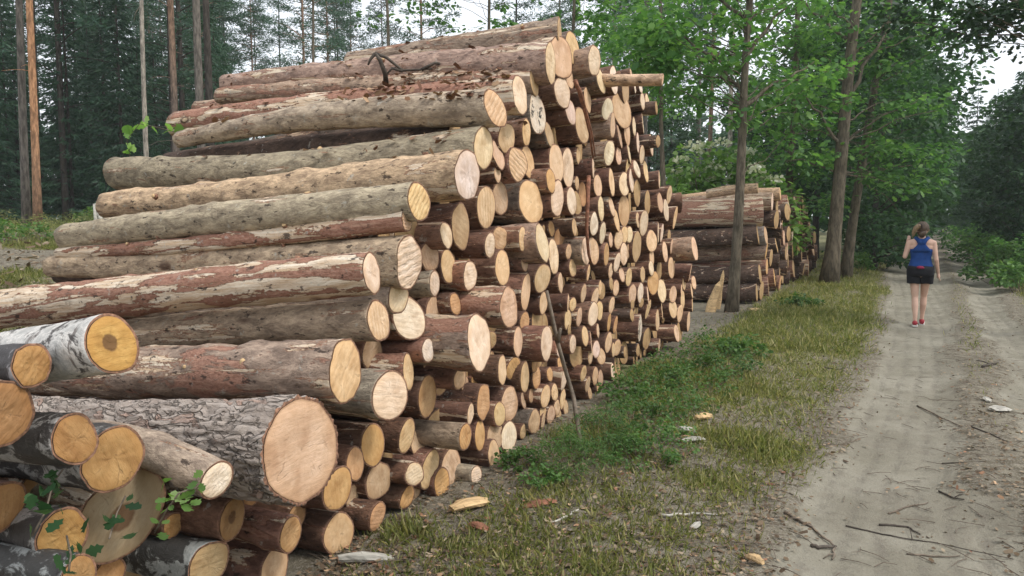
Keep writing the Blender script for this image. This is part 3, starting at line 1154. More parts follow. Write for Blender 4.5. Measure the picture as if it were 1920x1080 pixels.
def auto_labels(E, land, noun='log'):
    cells = {}
    for e in E:
        if e['short']:
            continue
        best = None
        for l in land:
            dx, dy = e['px'][0] - l['px'][0], e['px'][1] - l['px'][1]
            dd = math.hypot(dx * 1.3, dy) - l['h'] * .3
            if best is None or dd < best[0]:
                best = (dd, l, dx * 1.3, dy)
        dd, l, dx, dy = best
        s = int(round(math.degrees(math.atan2(-dy, dx)) / 45)) % 8
        cells.setdefault((l['short'], s), []).append((dd, e))
    for (sh, s), lst in cells.items():
        lst.sort(key=lambda q: q[0])
        for i, (dd, e) in enumerate(lst):
            size = 'thin' if e['r'] < .075 else ('medium' if e['r'] < .11 else 'thick')
            e['label'] = f"{size} {CUTW[e['c']]} {noun} end, {ORD[i] or 'first '}{SEC[s]} the {sh}"


pool = ALL + []
fl_logs = []
for (t, z, r) in fills:
    q = P0 + A2 * t
    off = -fr.uniform(.05, .22) if r > .055 else -fr.uniform(.10, .3)
    q = q + N2 * off
    P = Vector((q[0], q[1], z))
    if proj(P)[0] < 620:
        P += LOGDIR * .35
    e = dict(P=P, r=r, t=t, z=z, off=off, b=fr.choice('drddk'), c=fr.choice('yyokkyp'), tail=None, short=None, label=None)
    e['dep'] = (P - CAM).dot(FWD); e['px'] = proj(P); e['h'] = 2 * r / e['dep'] * F
    fl_logs.append(e)
fl_logs.sort(key=lambda e: -e['h'])
N_IND = 0
ind, rest = fl_logs[:N_IND], fl_logs[N_IND:]
auto_labels(ALL + ind, LAND)


def log_dir(e):
    rng = random.Random(int(e['px'][0] * 7 + e['px'][1] * 13))
    base = LOGDIR.copy()
    if e['tail']:
        tx, ty, th_ = e['tail']
        # length from the tail's column, tilt from its row
        d = ray(tx, ty); P = e['P']
        den = LOGDIR.x * d.y - LOGDIR.y * d.x
        L = (P.y * d.x - P.x * d.y) / den
        L = min(max(L, 1.0), 4.2)
        k = (P.y + LOGDIR.y * L) / d.y
        zt = (CAM + d * k).z
        if tx < -100:
            L = min(L, 3.4)
        v = Vector((LOGDIR.x * L, LOGDIR.y * L, zt - P.z))
        dep = (P + v - CAM).dot(FWD)
        return v, max(.03, th_ / F * dep / 2)
    L = rng.uniform(2.6, 3.0)
    v = base * L + Vector((0, 0, -(.01 + .028 * e['z']) * L + rng.uniform(-.02, .02)))
    v += AX * rng.uniform(-.04, .04)
    return v, e['r'] * rng.uniform(.62, .85)


# ------------------------------------------------------------------ second pile
A22 = np.array((0.455, 0.89)); A22 /= np.linalg.norm(A22)
N22 = np.array((A22[1], -A22[0]))
P02 = np.array((4.95, 14.9))
PILE2 = '''
1421 353 20 S y -.15 T 1325 364 16 | peeled top log | thin peeled log lying highest on the second pile, left of its long straw neighbour
1463 364 26 S y .15 T 1270 378 24 | long straw top log | long straw-coloured peeled log along the top of the second pile
1428 398 54 W y .0 T 1200 402 50 | white-blotched log | thick red log with white blotched flaking bark, top left of the second pile
1436 441 34 P y .05 T 1200 448 32 | grey plated log | log with grey plated bark midway up the second pile
1437 471 32 R o .05 T 1200 480 30 | smooth red log | smooth red-brown log directly under the grey plated one in the second pile
1438 500 30 W o .03 T 1200 508 28 | pale-topped log | log with a pale scraped top crossing behind the thin oak trunk
1452 520 34 r o .10 T 1380 524 34 | torn orange log | short log with torn orange wood, low in the second pile
1440 562 42 r k .02 T 1220 560 40 | dark red bottom log | dark red log at the bottom of the second pile
1440 600 30 r k -.1
1448 378 34 R p .05 | blocky pale log | blocky pale log end, top of the second pile right of the white-blotched one
1463 412 36 W w .05 | white square-sided log | log with a whitish weathered top and dark gap below, second pile
1479 384 34 r y .02 | narrow top log | narrow straw log end standing on a dark gap at the second pile's top
1491 386 32 d p .0
1506 384 32 r y .0 | rust-sided far log | rust-sided log at the top far corner of the second pile
1514 402 34 d p .02
1498 424 30 r y .0
1486 446 28 W w .05
1508 440 34 d o .0
1519 432 36 r y .0 | far tan log | tall tan log face at the far right edge of the second pile
1476 474 34 r y .04
1497 470 30 r o .0
1511 474 32 d y .0
1523 462 34 r y .0
1532 474 28 d y .05 | far edge log | small log end at the extreme far edge of the second pile
1516 502 30 W k .18 T 1470 500 28 | grey low log | grey weathered log lying low at the second pile's far foot
1488 504 30 r y .0
1530 500 24 d y .0
1470 446 28 r y .0
1462 546 30 r o .05
1478 530 26 d y .0
1496 528 24 d k .0
1456 460 26 r o .0
1460 490 26 r w .0
'''
E2L = parse(PILE2)
for e in E2L:
    place(e, P02, N22, A22)
relax(E2L, 40, float(gz(6, 17)))
for e in E2L:
    q = P02 + A22 * e['t'] + N22 * e['off']
    e['P'] = Vector((q[0], q[1], e['z'])); e['px'] = proj(e['P'])
F2 = []
auto_labels(E2L, [e for e in E2L if e['short']])
TT = [e['t'] for e in E2L]; ZZ = [e['z'] for e in E2L]; RR = [e['r'] for e in E2L]
for target in (.16, .12, .09):
    for _ in range(1500):
        t = fr.uniform(-.2, 11.5); top = 2.15 if t < 6 else 2.15 - (t - 6) * .16
        z = fr.uniform(.1, top - target)
        dd = np.hypot(np.array(TT) - t, np.array(ZZ) - z) - np.array(RR)
        if dd.min() > target * .97 and len(F2) < 60:
            r = min(dd.min(), target * 1.2)
            TT.append(t); ZZ.append(z); RR.append(r)
            off = fr.uniform(-.25, .12)
            q = P02 + A22 * t + N22 * off
            P = Vector((q[0], q[1], z + float(gz(q[0], q[1]))))
            e = dict(P=P, r=r, t=t, z=z, off=off, b=fr.choice('drrdR'), c=fr.choice('yyopk'), tail=None, short=None, label=None)
            e['dep'] = (P - CAM).dot(FWD); e['px'] = proj(P); e['h'] = 2 * r / e['dep'] * F
            F2.append(e)
print('pile2', len(E2L))
by_size = sorted([e for e in ALL if not e['short']] + [e for e in E2L if not e['short']], key=lambda e: -e['h'])
n_named = sum(1 for e in ALL + E2L if e['short'])
MASS = by_size[306 - n_named:]
mass_id = {id(e) for e in MASS}
rest = fl_logs + F2 + MASS
ALL_I = [e for e in ALL if id(e) not in mass_id]
E2_I = [e for e in E2L if id(e) not in mass_id]
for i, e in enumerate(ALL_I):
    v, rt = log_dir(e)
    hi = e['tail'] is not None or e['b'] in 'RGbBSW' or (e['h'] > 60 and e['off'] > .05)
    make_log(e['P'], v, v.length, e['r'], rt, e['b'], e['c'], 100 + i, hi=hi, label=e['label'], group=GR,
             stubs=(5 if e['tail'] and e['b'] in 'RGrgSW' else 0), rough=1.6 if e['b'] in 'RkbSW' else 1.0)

# the log ends deepest in the gaps: one body of stuff
VB, LB, SB, FB, FL_, FS_, FU = [], [], [], [], [], [], []
nb = nf = 0
mi_all = []
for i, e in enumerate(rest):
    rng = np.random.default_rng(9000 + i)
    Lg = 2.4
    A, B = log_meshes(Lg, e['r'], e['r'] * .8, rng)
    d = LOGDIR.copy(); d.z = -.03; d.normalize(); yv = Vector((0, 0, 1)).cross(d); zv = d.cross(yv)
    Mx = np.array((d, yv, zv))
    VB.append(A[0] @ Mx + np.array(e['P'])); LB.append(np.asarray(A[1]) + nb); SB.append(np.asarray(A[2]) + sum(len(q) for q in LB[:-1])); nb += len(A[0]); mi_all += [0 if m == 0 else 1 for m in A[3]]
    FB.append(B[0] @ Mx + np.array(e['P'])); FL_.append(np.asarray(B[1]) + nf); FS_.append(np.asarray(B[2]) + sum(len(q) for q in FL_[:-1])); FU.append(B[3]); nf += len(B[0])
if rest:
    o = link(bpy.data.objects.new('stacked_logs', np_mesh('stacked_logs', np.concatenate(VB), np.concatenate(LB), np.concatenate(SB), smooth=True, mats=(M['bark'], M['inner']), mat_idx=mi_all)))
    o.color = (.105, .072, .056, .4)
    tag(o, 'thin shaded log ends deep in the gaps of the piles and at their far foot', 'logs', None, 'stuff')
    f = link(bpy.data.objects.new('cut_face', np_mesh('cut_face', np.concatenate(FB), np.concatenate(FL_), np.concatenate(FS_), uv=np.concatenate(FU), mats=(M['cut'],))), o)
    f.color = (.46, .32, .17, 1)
    f['kind'] = 'stuff'


_ld = LOGDIR
LOGDIR = Vector((-math.cos(R(24)), math.sin(R(24)), 0))
lab_seen = set()
for i, e in enumerate(E2_I):
    v, rt = log_dir(e)
    if not e['tail']:
        v.z *= .3
    rt = max(rt, e['r'] * .7)
    lab = e['label']
    make_log(e['P'], v, v.length, e['r'], rt, e['b'], e['c'], 5000 + i, hi=False, label=lab, group='logs in the second pile', rough=1.5)
LOGDIR = _ld
# ------------------------------------------------------------------ ground sheet
def build_ground():
    nr = 560
    rr = .35 * (600 / .35) ** (np.arange(nr) / (nr - 1))
    fine = np.linspace(-62, 62, 440)
    coarse = np.linspace(62, 298, 90)[1:-1]
    ang = np.radians(np.concatenate([fine, coarse]))
    na = len(ang)
    Rr, A = np.meshgrid(rr, ang, indexing='ij')
    X, Y = Rr * np.sin(A), Rr * np.cos(A)
    Z = gz(X, Y)
    mic = (fbm(X * 11, Y * 11, 41, 3) - .5) * .03 * (1 - .75 * rut(X, Y)) * (1 - sst(4, 7.5, Rr))
    Z = Z + mic
    V = np.stack([X, Y, Z], -1).reshape(-1, 3)
    V = np.concatenate([V, [[0, 0, float(gz(0, 0))]]])
    i = np.arange(na); n = (i + 1) % na
    q = np.concatenate([np.stack([k * na + i, (k + 1) * na + i, (k + 1) * na + n, k * na + n], -1) for k in range(nr - 1)])
    tri = np.stack([np.full(na, nr * na), i, n], -1)
    loops = np.concatenate([q.ravel(), tri.ravel()])
    starts = np.concatenate([np.arange(len(q)) * 4, len(q) * 4 + np.arange(na) * 3])
    me = np_mesh('ground', V, loops, starts, smooth=True, mats=(M['ground'],))
    ca = me.color_attributes.new('mask', 'FLOAT_COLOR', 'POINT')
    r = np.clip(rut(X, Y) + .18 * road_all(X, Y), 0, 1).ravel()
    g = grass_mask(X, Y).ravel()
    C = np.zeros((len(V), 4), dtype=np.float32); C[:, 3] = 1
    C[:-1, 0] = r; C[:-1, 1] = g; C[:-1, 2] = np.clip((X - edge('l1', Y)).ravel() / 10, -1, 1)
    ca.data.foreach_set('color', C.ravel())
    return tag(link(bpy.data.objects.new('ground', me)), 'sandy forest road and litter strewn verge', None, None, 'structure')


build_ground()

# ------------------------------------------------------------------ leaf-like meshes
SH = dict(
    oval=np.array([(0, 0, 0), (.30, .28, .05), (.26, .68, .04), (0, 1, -.06), (-.26, .68, .04), (-.30, .28, .05)], float),
    oak=np.array([(0, 0, 0), (.13, .22, .02), (.27, .30, .05), (.17, .45, .02), (.36, .60, .05), (.22, .74, .02), (.22, .90, .02), (0, 1.02, -.05),
                  (-.22, .90, .02), (-.22, .74, .02), (-.36, .60, .05), (-.17, .45, .02), (-.27, .30, .05), (-.13, .22, .02)], float),
    blade=np.array([(-.028, 0, 0), (.028, 0, 0), (.018, .55, .08), (0, 1, .34), (-.018, .55, .08)], float),
    needle=np.array([(-.09, 0, 0), (.09, 0, 0), (.02, 1, -.05)], float),
    flake=np.array([(-.3, 0, 0), (.28, .1, .06), (.35, .8, .02), (-.1, 1, .09), (-.4, .6, .0)], float),
)


def frames(dirs, roll):
    """unit matrices with local Y along dirs"""
    y = dirs / np.maximum(np.linalg.norm(dirs, axis=1, keepdims=True), 1e-6)
    up = np.tile(np.array([[0, 0, 1.0]]), (len(y), 1))
    up[np.abs(y[:, 2]) > .95] = (1, 0, 0)
    x = np.cross(y, up); x /= np.linalg.norm(x, axis=1, keepdims=True)
    z = np.cross(x, y)
    c, s = np.cos(roll)[:, None], np.sin(roll)[:, None]
    return x * c + z * s, y, z * c - x * s


def leaf_mesh(name, P, dirs, roll, size, shape, mat, wide=1.0):
    sh = SH[shape]; k = len(sh)
    x, y, z = frames(dirs, roll)
    s = np.asarray(size).reshape(-1, 1, 1)
    V = (x[:, None, :] * (sh[None, :, 0:1] * wide) + y[:, None, :] * sh[None, :, 1:2] + z[:, None, :] * sh[None, :, 2:3]) * s + P[:, None, :]
    n = len(P)
    return np_mesh(name, V.reshape(-1, 3), np.arange(n * k), np.arange(n) * k, mats=(mat,))


def scatter_crown(centres, radii, per, rng, flat=.55):
    """leaf base points and directions round clump centres"""
    cen = np.repeat(centres, per, axis=0); ra = np.repeat(radii, per)[:, None]
    d = rng.normal(0, 1, cen.shape); d /= np.linalg.norm(d, axis=1, keepdims=True)
    rr = rng.uniform(0, 1, (len(cen), 1)) ** .45
    off = d * rr * ra; off[:, 2] *= flat
    P = cen + off
    dirs = d * .7 + rng.normal(0, .5, d.shape); dirs[:, 2] = dirs[:, 2] * .45 - .18
    return P, dirs


# ------------------------------------------------------------------ trees
def branch_to(mb, a, b, r0, rng, n=5, seg=5, sag=.08, r1=.3):
    a, b = Vector(a), Vector(b)
    pts = []
    L = (b - a).length
    for i in range(n + 1):
        u = i / n
        p = a.lerp(b, u)
        p += Vector((rng.uniform(-1, 1), rng.uniform(-1, 1), rng.uniform(-1, 1))) * L * .035 * (0 if i in (0,) else 1)
        p.z += math.sin(u * math.pi) * L * sag
        pts.append(p)
    mb.tube(pts, [r0 * (1 - u / n * (1 - r1)) for u in range(n + 1)], seg, caps=False)


def trunk_pts(h, lean, rng, bend=.03, n=14):
    pts = []
    ph = rng.uniform(0, 6.28); ph2 = rng.uniform(0, 6.28)
    for i in range(n + 1):
        u = i / n
        pts.append(Vector((lean[0] * h * u + math.sin(u * 7 + ph) * bend * h * .12 * u ** .5, lean[1] * h * u + math.sin(u * 6 + ph2) * bend * h * .12 * u ** .5, h * u - .15 * (i == 0))))
    return pts


def along(pts, z):
    for a, b in zip(pts, pts[1:]):
        if b.z >= z:
            return a.lerp(b, (z - a.z) / max(b.z - a.z, 1e-5))
    return pts[-1].copy()


def broadleaf(h, r, cz0, crad, nclump, per, lsize, rng, nrng, trunk_mat, leaf_mat, shape='oval', lean=(0, 0), cr=.75, flat=.5, lob=None, bend=.03, top=.15):
    """returns (trunk mesh, crown mesh): base at the origin"""
    pts = trunk_pts(h, lean, rng, bend)
    rad = [r * (1.35 if i == 0 else (1.1 if i == 1 else 1)) * (1 - .82 * i / (len(pts) - 1)) for i in range(len(pts))]
    mb = MB(); mb.tube(pts, rad, 12, jitter=.05, rng=rng)
    cs, rs = [], []
    for k in range(nclump):
        u = rng.random()
        z = cz0 + (h * 1.02 - cz0) * u
        env = crad * (math.sin(math.pi * min(1, max(.0, .12 + u * .86))) ** .6)
        a = rng.uniform(0, 6.283)
        rr = env * math.sqrt(rng.uniform(.08, 1))
        c = along(pts, min(z, h * .98)) + Vector((math.cos(a) * rr, math.sin(a) * rr, rng.uniform(-.3, .3)))
        if lob and not lob(c):
            continue
        cs.append(c); rs.append(cr * rng.uniform(.6, 1.25))
        if rng.random() < .3:
            zb = max(cz0 * .75, z - rr * rng.uniform(.3, .8))
            branch_to(mb, along(pts, min(zb, h * .96)), c, max(.012, r * .3 * (1 - u * .7)), rng)
    P, D = scatter_crown(np.array(cs), np.array(rs), per, nrng, flat)
    n = len(P)
    lm = leaf_mesh('crown', P, D, nrng.normal(0, .6, n), lsize * nrng.uniform(.6, 1.3, n), shape, leaf_mat)
    return mb.mesh('trunk', trunk_mat), lm


def pine(h, r, cz0, crad, rng, nrng, npad=46, per=95, trunk_mat=None, size=.20, dead=8, lean=(0, 0)):
    pts = trunk_pts(h, lean, rng, .02)
    rad = [r * (1.25 if i == 0 else 1) * (1 - .75 * i / (len(pts) - 1)) for i in range(len(pts))]
    mb = MB(); mb.tube(pts, rad, 10, jitter=.04, rng=rng)
    cs, rs = [], []
    for k in range(npad):
        u = rng.random() ** .8
        z = cz0 + (h - cz0) * u
        rr = crad * (1 - u * .72) * math.sqrt(rng.uniform(.05, 1))
        a = rng.uniform(0, 6.283)
        c = along(pts, z) + Vector((math.cos(a) * rr, math.sin(a) * rr, rr * rng.uniform(-.1, .25)))
        cs.append(c); rs.append(rng.uniform(.4, .85))
        branch_to(mb, along(pts, max(z - rr * .1, cz0 * .7)), c, .028, rng, 3, 4)
    for k in range(dead):
        z = rng.uniform(cz0 * .3, cz0); a = rng.uniform(0, 6.28); q = rng.uniform(.3, 1.2)
        b = along(pts, z)
        branch_to(mb, b, b + Vector((math.cos(a) * q, math.sin(a) * q, q * rng.uniform(-.3, .3))), .015, rng, 3, 4)
    P, D = scatter_crown(np.array(cs), np.array(rs), per, nrng, .38)
    D[:, 2] += .35
    n = len(P)
    return mb.mesh('trunk', trunk_mat or M['pine_trunk']), leaf_mesh('crown', P, D, nrng.uniform(0, 3, n), size * nrng.uniform(.6, 1.4, n), 'needle', M['pineneedle'], 1.6)


def spruce(h, r, cz0, crad, rng, nrng, per=46, size=.26):
    pts = trunk_pts(h, (0, 0), rng, .01)
    mb = MB(); mb.tube(pts, [r * (1 - .9 * i / (len(pts) - 1)) for i in range(len(pts))], 8)
    Ps, Ds = [], []
    z = cz0
    while z < h * .98:
        u = (z - cz0) / (h - cz0)
        L0 = crad * (1 - u) ** .8 + .12
        nb = 6 if u < .8 else 4
        a0 = rng.uniform(0, 6.28)
        for k in range(nb):
            a = a0 + k * 6.283 / nb + rng.uniform(-.3, .3)
            L = L0 * rng.uniform(.65, 1.15)
            dr = rng.uniform(.15, .5)
            n = int(per * (L / crad) ** .7) + 6
            s = nrng.uniform(.08, 1, n) ** .7
            w = (1 - s * .7) * L * .22
            side = nrng.normal(0, .6, n) * w
            x = np.cos(a) * s * L - np.sin(a) * side
            y = np.sin(a) * s * L + np.cos(a) * side
            zz = z - dr * s * L + .22 * L * s ** 2.5 - np.abs(nrng.normal(0, .09, n))
            Ps.append(np.stack([x, y, zz], -1))
            d = np.stack([np.cos(a) + nrng.normal(0, .5, n), np.sin(a) + nrng.normal(0, .5, n), nrng.normal(-.5, .3, n)], -1)
            Ds.append(d)
            if L > .5:
                branch_to(mb, (0, 0, z), (math.cos(a) * L * .8, math.sin(a) * L * .8, z - dr * L * .7), .018, rng, 2, 3, 0)
        z += (.30 + .25 * (1 - u)) * h / 11
    P, D = np.concatenate(Ps), np.concatenate(Ds); n = len(P)
    return mb.mesh('trunk', M['dark_trunk']), leaf_mesh('crown', P, D, nrng.uniform(0, 3, n), size * nrng.uniform(.6, 1.4, n), 'needle', M['spruce'], 1.7)


def plant_tree(name, meshes, loc, rz, sc, label, cat='tree', group=None, crown='crown'):
    o = empty(name, loc, rz)
    o.scale = (sc, sc, sc) if not hasattr(sc, '__len__') else sc
    tag(o, label, cat, group)
    link(bpy.data.objects.new('trunk', meshes[0]), o)
    if meshes[1] is not None:
        link(bpy.data.objects.new(crown, meshes[1]), o)
    return o


rg = random.Random(42); ng = np.random.default_rng(42)
PINES = [pine(rg.uniform(19, 23), .12, c, 2.7, rg, ng, npad=95, trunk_mat=M[tm]) for c, tm in ((3.2, 'dark_trunk'), (5.5, 'grey_trunk'), (2.2, 'dark_trunk'), (8.0, 'pine_trunk'))]
SPRUCES = [spruce(h, .12, .35, cr, rg, ng) for h, cr in ((13, 2.3), (10, 2.0), (16.5, 2.6))]
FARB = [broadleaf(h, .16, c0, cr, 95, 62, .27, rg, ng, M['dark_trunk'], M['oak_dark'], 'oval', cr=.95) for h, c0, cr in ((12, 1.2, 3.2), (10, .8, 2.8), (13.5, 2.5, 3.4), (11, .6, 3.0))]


def gp(px, Y):
    x = at_y(px, 420, Y).x
    return g3(x, Y)


# -- trunks one can tell apart on the left
def marked(name, px, Y, meshes, rz, sc, label, cat='tree', group=None):
    return plant_tree(name, meshes, gp(px, Y), rz, sc, label, cat, group)


marked('pine_tree', 50, 19.6, pine(21, .105, 10.5, 2.6, rg, ng, npad=50, dead=3, trunk_mat=M['grey_trunk'], lean=(.018, 0)), 0, 1, 'tall straight grey pine trunk, left one of the close pair at the clearing', 'pine tree')
marked('pine_tree', 71, 19.2, pine(21, .10, 10.5, 2.6, rg, ng, npad=50, dead=3, trunk_mat=M['orange_trunk'], lean=(.012, 0)), 0, 1, 'tall straight orange-tinged pine trunk, right one of the close pair at the clearing', 'pine tree')
marked('birch_tree', 279, 17.5, pine(15, .062, 9.5, 1.3, rg, ng, npad=26, trunk_mat=M['pale_trunk'], dead=2, lean=(.010, 0)), 0, 1, 'slim pale trunk standing alone behind the left end of the log pile', 'tree')
marked('pine_tree', 383, 21, pine(22, .125, 11, 2.8, rg, ng, npad=50, dead=2, trunk_mat=M['grey_trunk']), 0, 1, 'stout grey pine trunk rising behind the long smooth grey logs', 'pine tree')
marked('pine_tree', 400, 23, pine(22, .12, 11, 2.8, rg, ng, npad=50, dead=4, trunk_mat=M['dark_trunk']), 0, 1, 'dark pine trunk half hidden by the stout grey one beside it', 'pine tree')
marked('pine_tree', 335, 25, PINES[3], 1.0, 1, 'thin brown pine trunk between the slim pale one and the stout grey one', 'pine tree')
marked('pine_tree', 245 / 2 + 3, 27, PINES[0], 2.0, 1, 'dark pine trunk just right of the close pair at the clearing', 'pine tree')
marked('pine_tree', 1207, 30, PINES[1], .5, 1, 'far brown pine trunk just above the jutting far crest log', 'pine tree')
marked('pine_tree', 1328, 34, PINES[3], 2.2, 1, 'slim far trunk above the flowering bush, left one', 'pine tree')
marked('pine_tree', 1366, 33, pine(20, .13, 10.5, 2.4, rg, ng, npad=44, trunk_mat=M['pale_trunk'], dead=3), 0, 1, 'slim pale far trunk above the flowering bush, just left of the thin oak', 'pine tree')


def ok_spot(p, others, dmin):
    return all((p[0] - q[0]) ** 2 + (p[1] - q[1]) ** 2 > dmin * dmin for q in others)


used = []
n_p = n_s = 0
tries = 0
while n_p < 74 and tries < 6000:
    tries += 1
    px = rg.uniform(-420, 1330); Y = 25 + 47 * rg.random() ** 1.0
    if 430 < px < 1330 and (Y < 46 or rg.random() < .35):
        continue
    p = gp(px, Y)
    if not ok_spot(p, used, 1.7):
        continue
    used.append(p); n_p += 1
    o = plant_tree('pine_tree', PINES[rg.randrange(4)], p, rg.uniform(0, 6.28), rg.uniform(.8, 1.12), 'dark pine standing in the forest behind the log pile', 'pine tree', 'pines of the forest behind the pile')
tries = 0
while n_s < 66 and tries < 6000:
    tries += 1
    px = rg.uniform(-420, 1300); Y = 25 + 30 * rg.random()
    if 420 < px < 1330 and (Y < 46 or rg.random() < .85):
        continue
    p = gp(px, Y)
    if not ok_spot(p, used, 1.3):
        continue
    used.append(p); n_s += 1
    plant_tree('spruce_tree', SPRUCES[rg.randrange(3)], p, rg.uniform(0, 6.28), rg.uniform(.5, .88), 'dark green young spruce standing in the forest behind the log pile', 'spruce tree', 'spruces of the forest behind the pile')

# -- the thin oak in front of the second pile
def custom_tree(name, px, Y, px_top, h, r, label, crown_boxes, leaf_mat, lsize, per, cr, seed, trunk_mat='oak_trunk', shape='oak', fork=None, cat='tree', flat=.5, bend=.06):
    """trunk leaning to its column at the photo's top; leaf clumps inside ellipsoids given in metres from the base"""
    r1, n1 = random.Random(seed), np.random.default_rng(seed)
    base = gp(px, Y)
    ztop = at_y(px_top, 0, Y)
    lean = ((ztop.x - base.x) / (ztop.z - base.z), .01)
    pts = trunk_pts(h, lean, r1, bend, 18)
    mb = MB(); mb.tube(pts, [r * (1.5 if i == 0 else (1.12 if i == 1 else 1)) * (1 - .72 * i / 18) for i in range(19)], 14, jitter=.05, rng=r1)
    if fork:
        for (z0, dx, dy, dz, rr) in fork:
            a = along(pts, z0)
            branch_to(mb, a, a + Vector((dx, dy, dz)), rr, r1, 7, 8, .04, .25)
    cs, rs = [], []
    for (cx, cy, cz, ax, ay, az, n) in crown_boxes:
        for k in range(n):
            d = Vector((r1.gauss(0, 1), r1.gauss(0, 1), r1.gauss(0, 1))).normalized() * r1.random() ** .4
            c = Vector((cx + d.x * ax, cy + d.y * ay, cz + d.z * az))
            cs.append(c); rs.append(cr * r1.uniform(.55, 1.3))
            if r1.random() < .3:
                zb = min(max(c.z - math.hypot(c.x, c.y) * r1.uniform(.2, .7), h * .22), h * .97)
                branch_to(mb, along(pts, zb), c, max(.008, r * .14), r1, 6, 5, .03, .2)
    P, D = scatter_crown(np.array(cs), np.array(rs), per, n1, flat)
    n = len(P)
    cm_ = leaf_mesh('crown', P, D, n1.normal(0, .6, n), lsize * (.35 + 1.0 * n1.beta(1.6, 1.8, n)), shape, M[leaf_mat])
    o = empty(name, base); tag(o, label, cat)
    link(bpy.data.objects.new('trunk', mb.mesh('trunk', M[trunk_mat])), o)
    link(bpy.data.objects.new('crown', cm_), o)
    return o


custom_tree('oak_tree', 1375, 13.6, 1412, 9.5, .098, 'thin leaning oak trunk rooted right in front of the second log pile',
            [(-.2, .3, 5.0, 1.9, 1.6, 1.7, 52), (1.6, 1.2, 3.9, 1.1, 1.0, .9, 20), (-1.5, .8, 4.7, .9, 1.0, 1.0, 16), (.4, .6, 7, 2.2, 2.0, 1.5, 30)], 'oak', .165, 40, .42, 3,
            fork=[(4.6, .75, .2, .9, .05), (5.2, -1.0, .3, .8, .04), (4.0, -1.4, .4, 1.3, .035), (3.7, 1.5, .6, .9, .04)])
custom_tree('oak_tree', 1558, 19.5, 1612, 13, .19, 'stout leaning oak trunk at the road edge, left one of the crossing pair',
            [(.6, .5, 6.5, 2.6, 2.2, 3.0, 62), (-.8, .8, 4.0, 1.6, 1.5, 1.2, 22), (2.0, .6, 3.6, 1.4, 1.4, 1.7, 26)], 'oak', .17, 46, .55, 4,
            fork=[(4.5, 1.2, .3, 2.2, .07), (6, -1.5, .4, 1.6, .06), (3.6, -1.6, -.4, 1.5, .05)])
custom_tree('oak_tree', 1588, 21.5, 1668, 13, .14, 'leaning oak trunk at the road edge, right one of the crossing pair',
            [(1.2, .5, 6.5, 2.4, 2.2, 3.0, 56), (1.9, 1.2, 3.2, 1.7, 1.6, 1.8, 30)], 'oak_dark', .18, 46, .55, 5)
custom_tree('oak_tree', 1472, 20.5, 1500, 11, .12, 'slender oak behind the second log pile, between the thin and the stout trunks',
            [(0, .5, 5.5, 2.3, 2.0, 2.6, 56), (.4, .4, 2.6, 1.5, 1.2, .9, 14)], 'oak', .16, 46, .5, 6)
custom_tree('young_tree', 1255, 19, 1235, 9, .08, 'leafy young tree rising behind the far end of the tall pile',
            [(-.3, .4, 5.6, 1.4, 1.4, 1.5, 40), (.3, .2, 7.4, 1.6, 1.6, 1.4, 26)], 'oak', .15, 48, .45, 7)
for i, (px, Y, h, z0, n, lab) in enumerate(((1075, 17.5, 9.5, 6.3, 44, 'leafy young tree with bright green leaves over the crest of the pile'), (745, 19.5, 9.0, 7.2, 15, 'sparse young tree with leaves against the sky above the middle of the pile'),
                                            (900, 21, 10.5, 7.2, 28, 'loose young tree left of the crest, sky showing between its leaves'), (600, 25, 11, 8.8, 14, 'thin young tree with few leaves above the left slope of the pile'),
                                            (1180, 22, 10, 6.6, 40, 'leafy young tree right of the crest above the far logs'))):
    custom_tree('young_tree', px, Y, px + rg.uniform(-30, 30), h, .07, lab, [(0, 0, z0, 1.8, 1.5, 1.7, n)], 'oak', .16, 44, .45, 60 + i)

# -- the wall of trees along the road
GRL = 'trees lining the left side of the road'
GRR = 'trees lining the right side of the road'
for i, (px, Y, k, sc, lab) in enumerate((
        (1215, 44, 1, .9, 'dense tree far behind the end of the tall pile'), (1405, 46, 3, .9, 'dense tree far behind the flowering bush, right of the slim trunks'),
        (1490, 40, 0, .9, 'dense dark tree far behind the slender oak'), (1530, 33, 2, .9, 'tall dense tree behind the crossing oak pair, left side'),
        (1640, 26, 3, .72, 'bushy low-crowned tree at the road edge right of the crossing pair'), (1642, 33, 0, .9, 'dark dense tree hanging over the road edge, second after the crossing pair'),
        (1668, 40, 1, 1.1, 'dark dense tree on the left roadside, third after the crossing pair'), (1682, 48, 3, 1.1, 'dark dense tree on the left roadside, fourth after the crossing pair'),
        (1600, 44, 2, 1.1, 'tall dark tree filling the gap behind the crossing pair'), (1706, 58, 0, 1.1, 'small far tree on the left where the road fades out'),
        (1718, 72, 1, 1.1, 'farthest tree on the left where the road turns dark'), (1752, 88, 3, .85, 'dark tree closing off the end of the road'),
        (1640, 30.5, 2, .95, 'tall tree reaching out over the road beside the sky gap'))):
    plant_tree('roadside_tree', FARB[k], gp(px, Y), i * 1.7, sc, lab, 'tree', GRL)
for i, (px, Y, k, sc, lab) in enumerate((
        (2010, 20, 0, .42, 'dark tree at the right edge of the photo, nearest of the right roadside'), (1925, 27, 1, .64, 'dark round tree on the right bank, at the photo edge'),
        (2010, 30, 3, .6, 'tall dark tree behind the right bank, partly outside the photo'), (1885, 36, 3, .68, 'dark tree on the right bank, second from the road end'),
        (1845, 48, 0, .62, 'dark tree on the right roadside below the sky gap'), (1815, 62, 1, .8, 'far dark tree on the right near the end of the road'),
        (1795, 78, 3, .8, 'farthest dark tree on the right where the road ends'), (1935, 46, 2, .58, 'far tall tree behind the round ones on the right bank'), (2100, 24, 2, .5, 'tall tree outside the right bank with dark crown'))):
    plant_tree('roadside_tree', FARB[k], gp(px, Y), i * 1.3 + .4, sc, lab, 'tree', GRR)
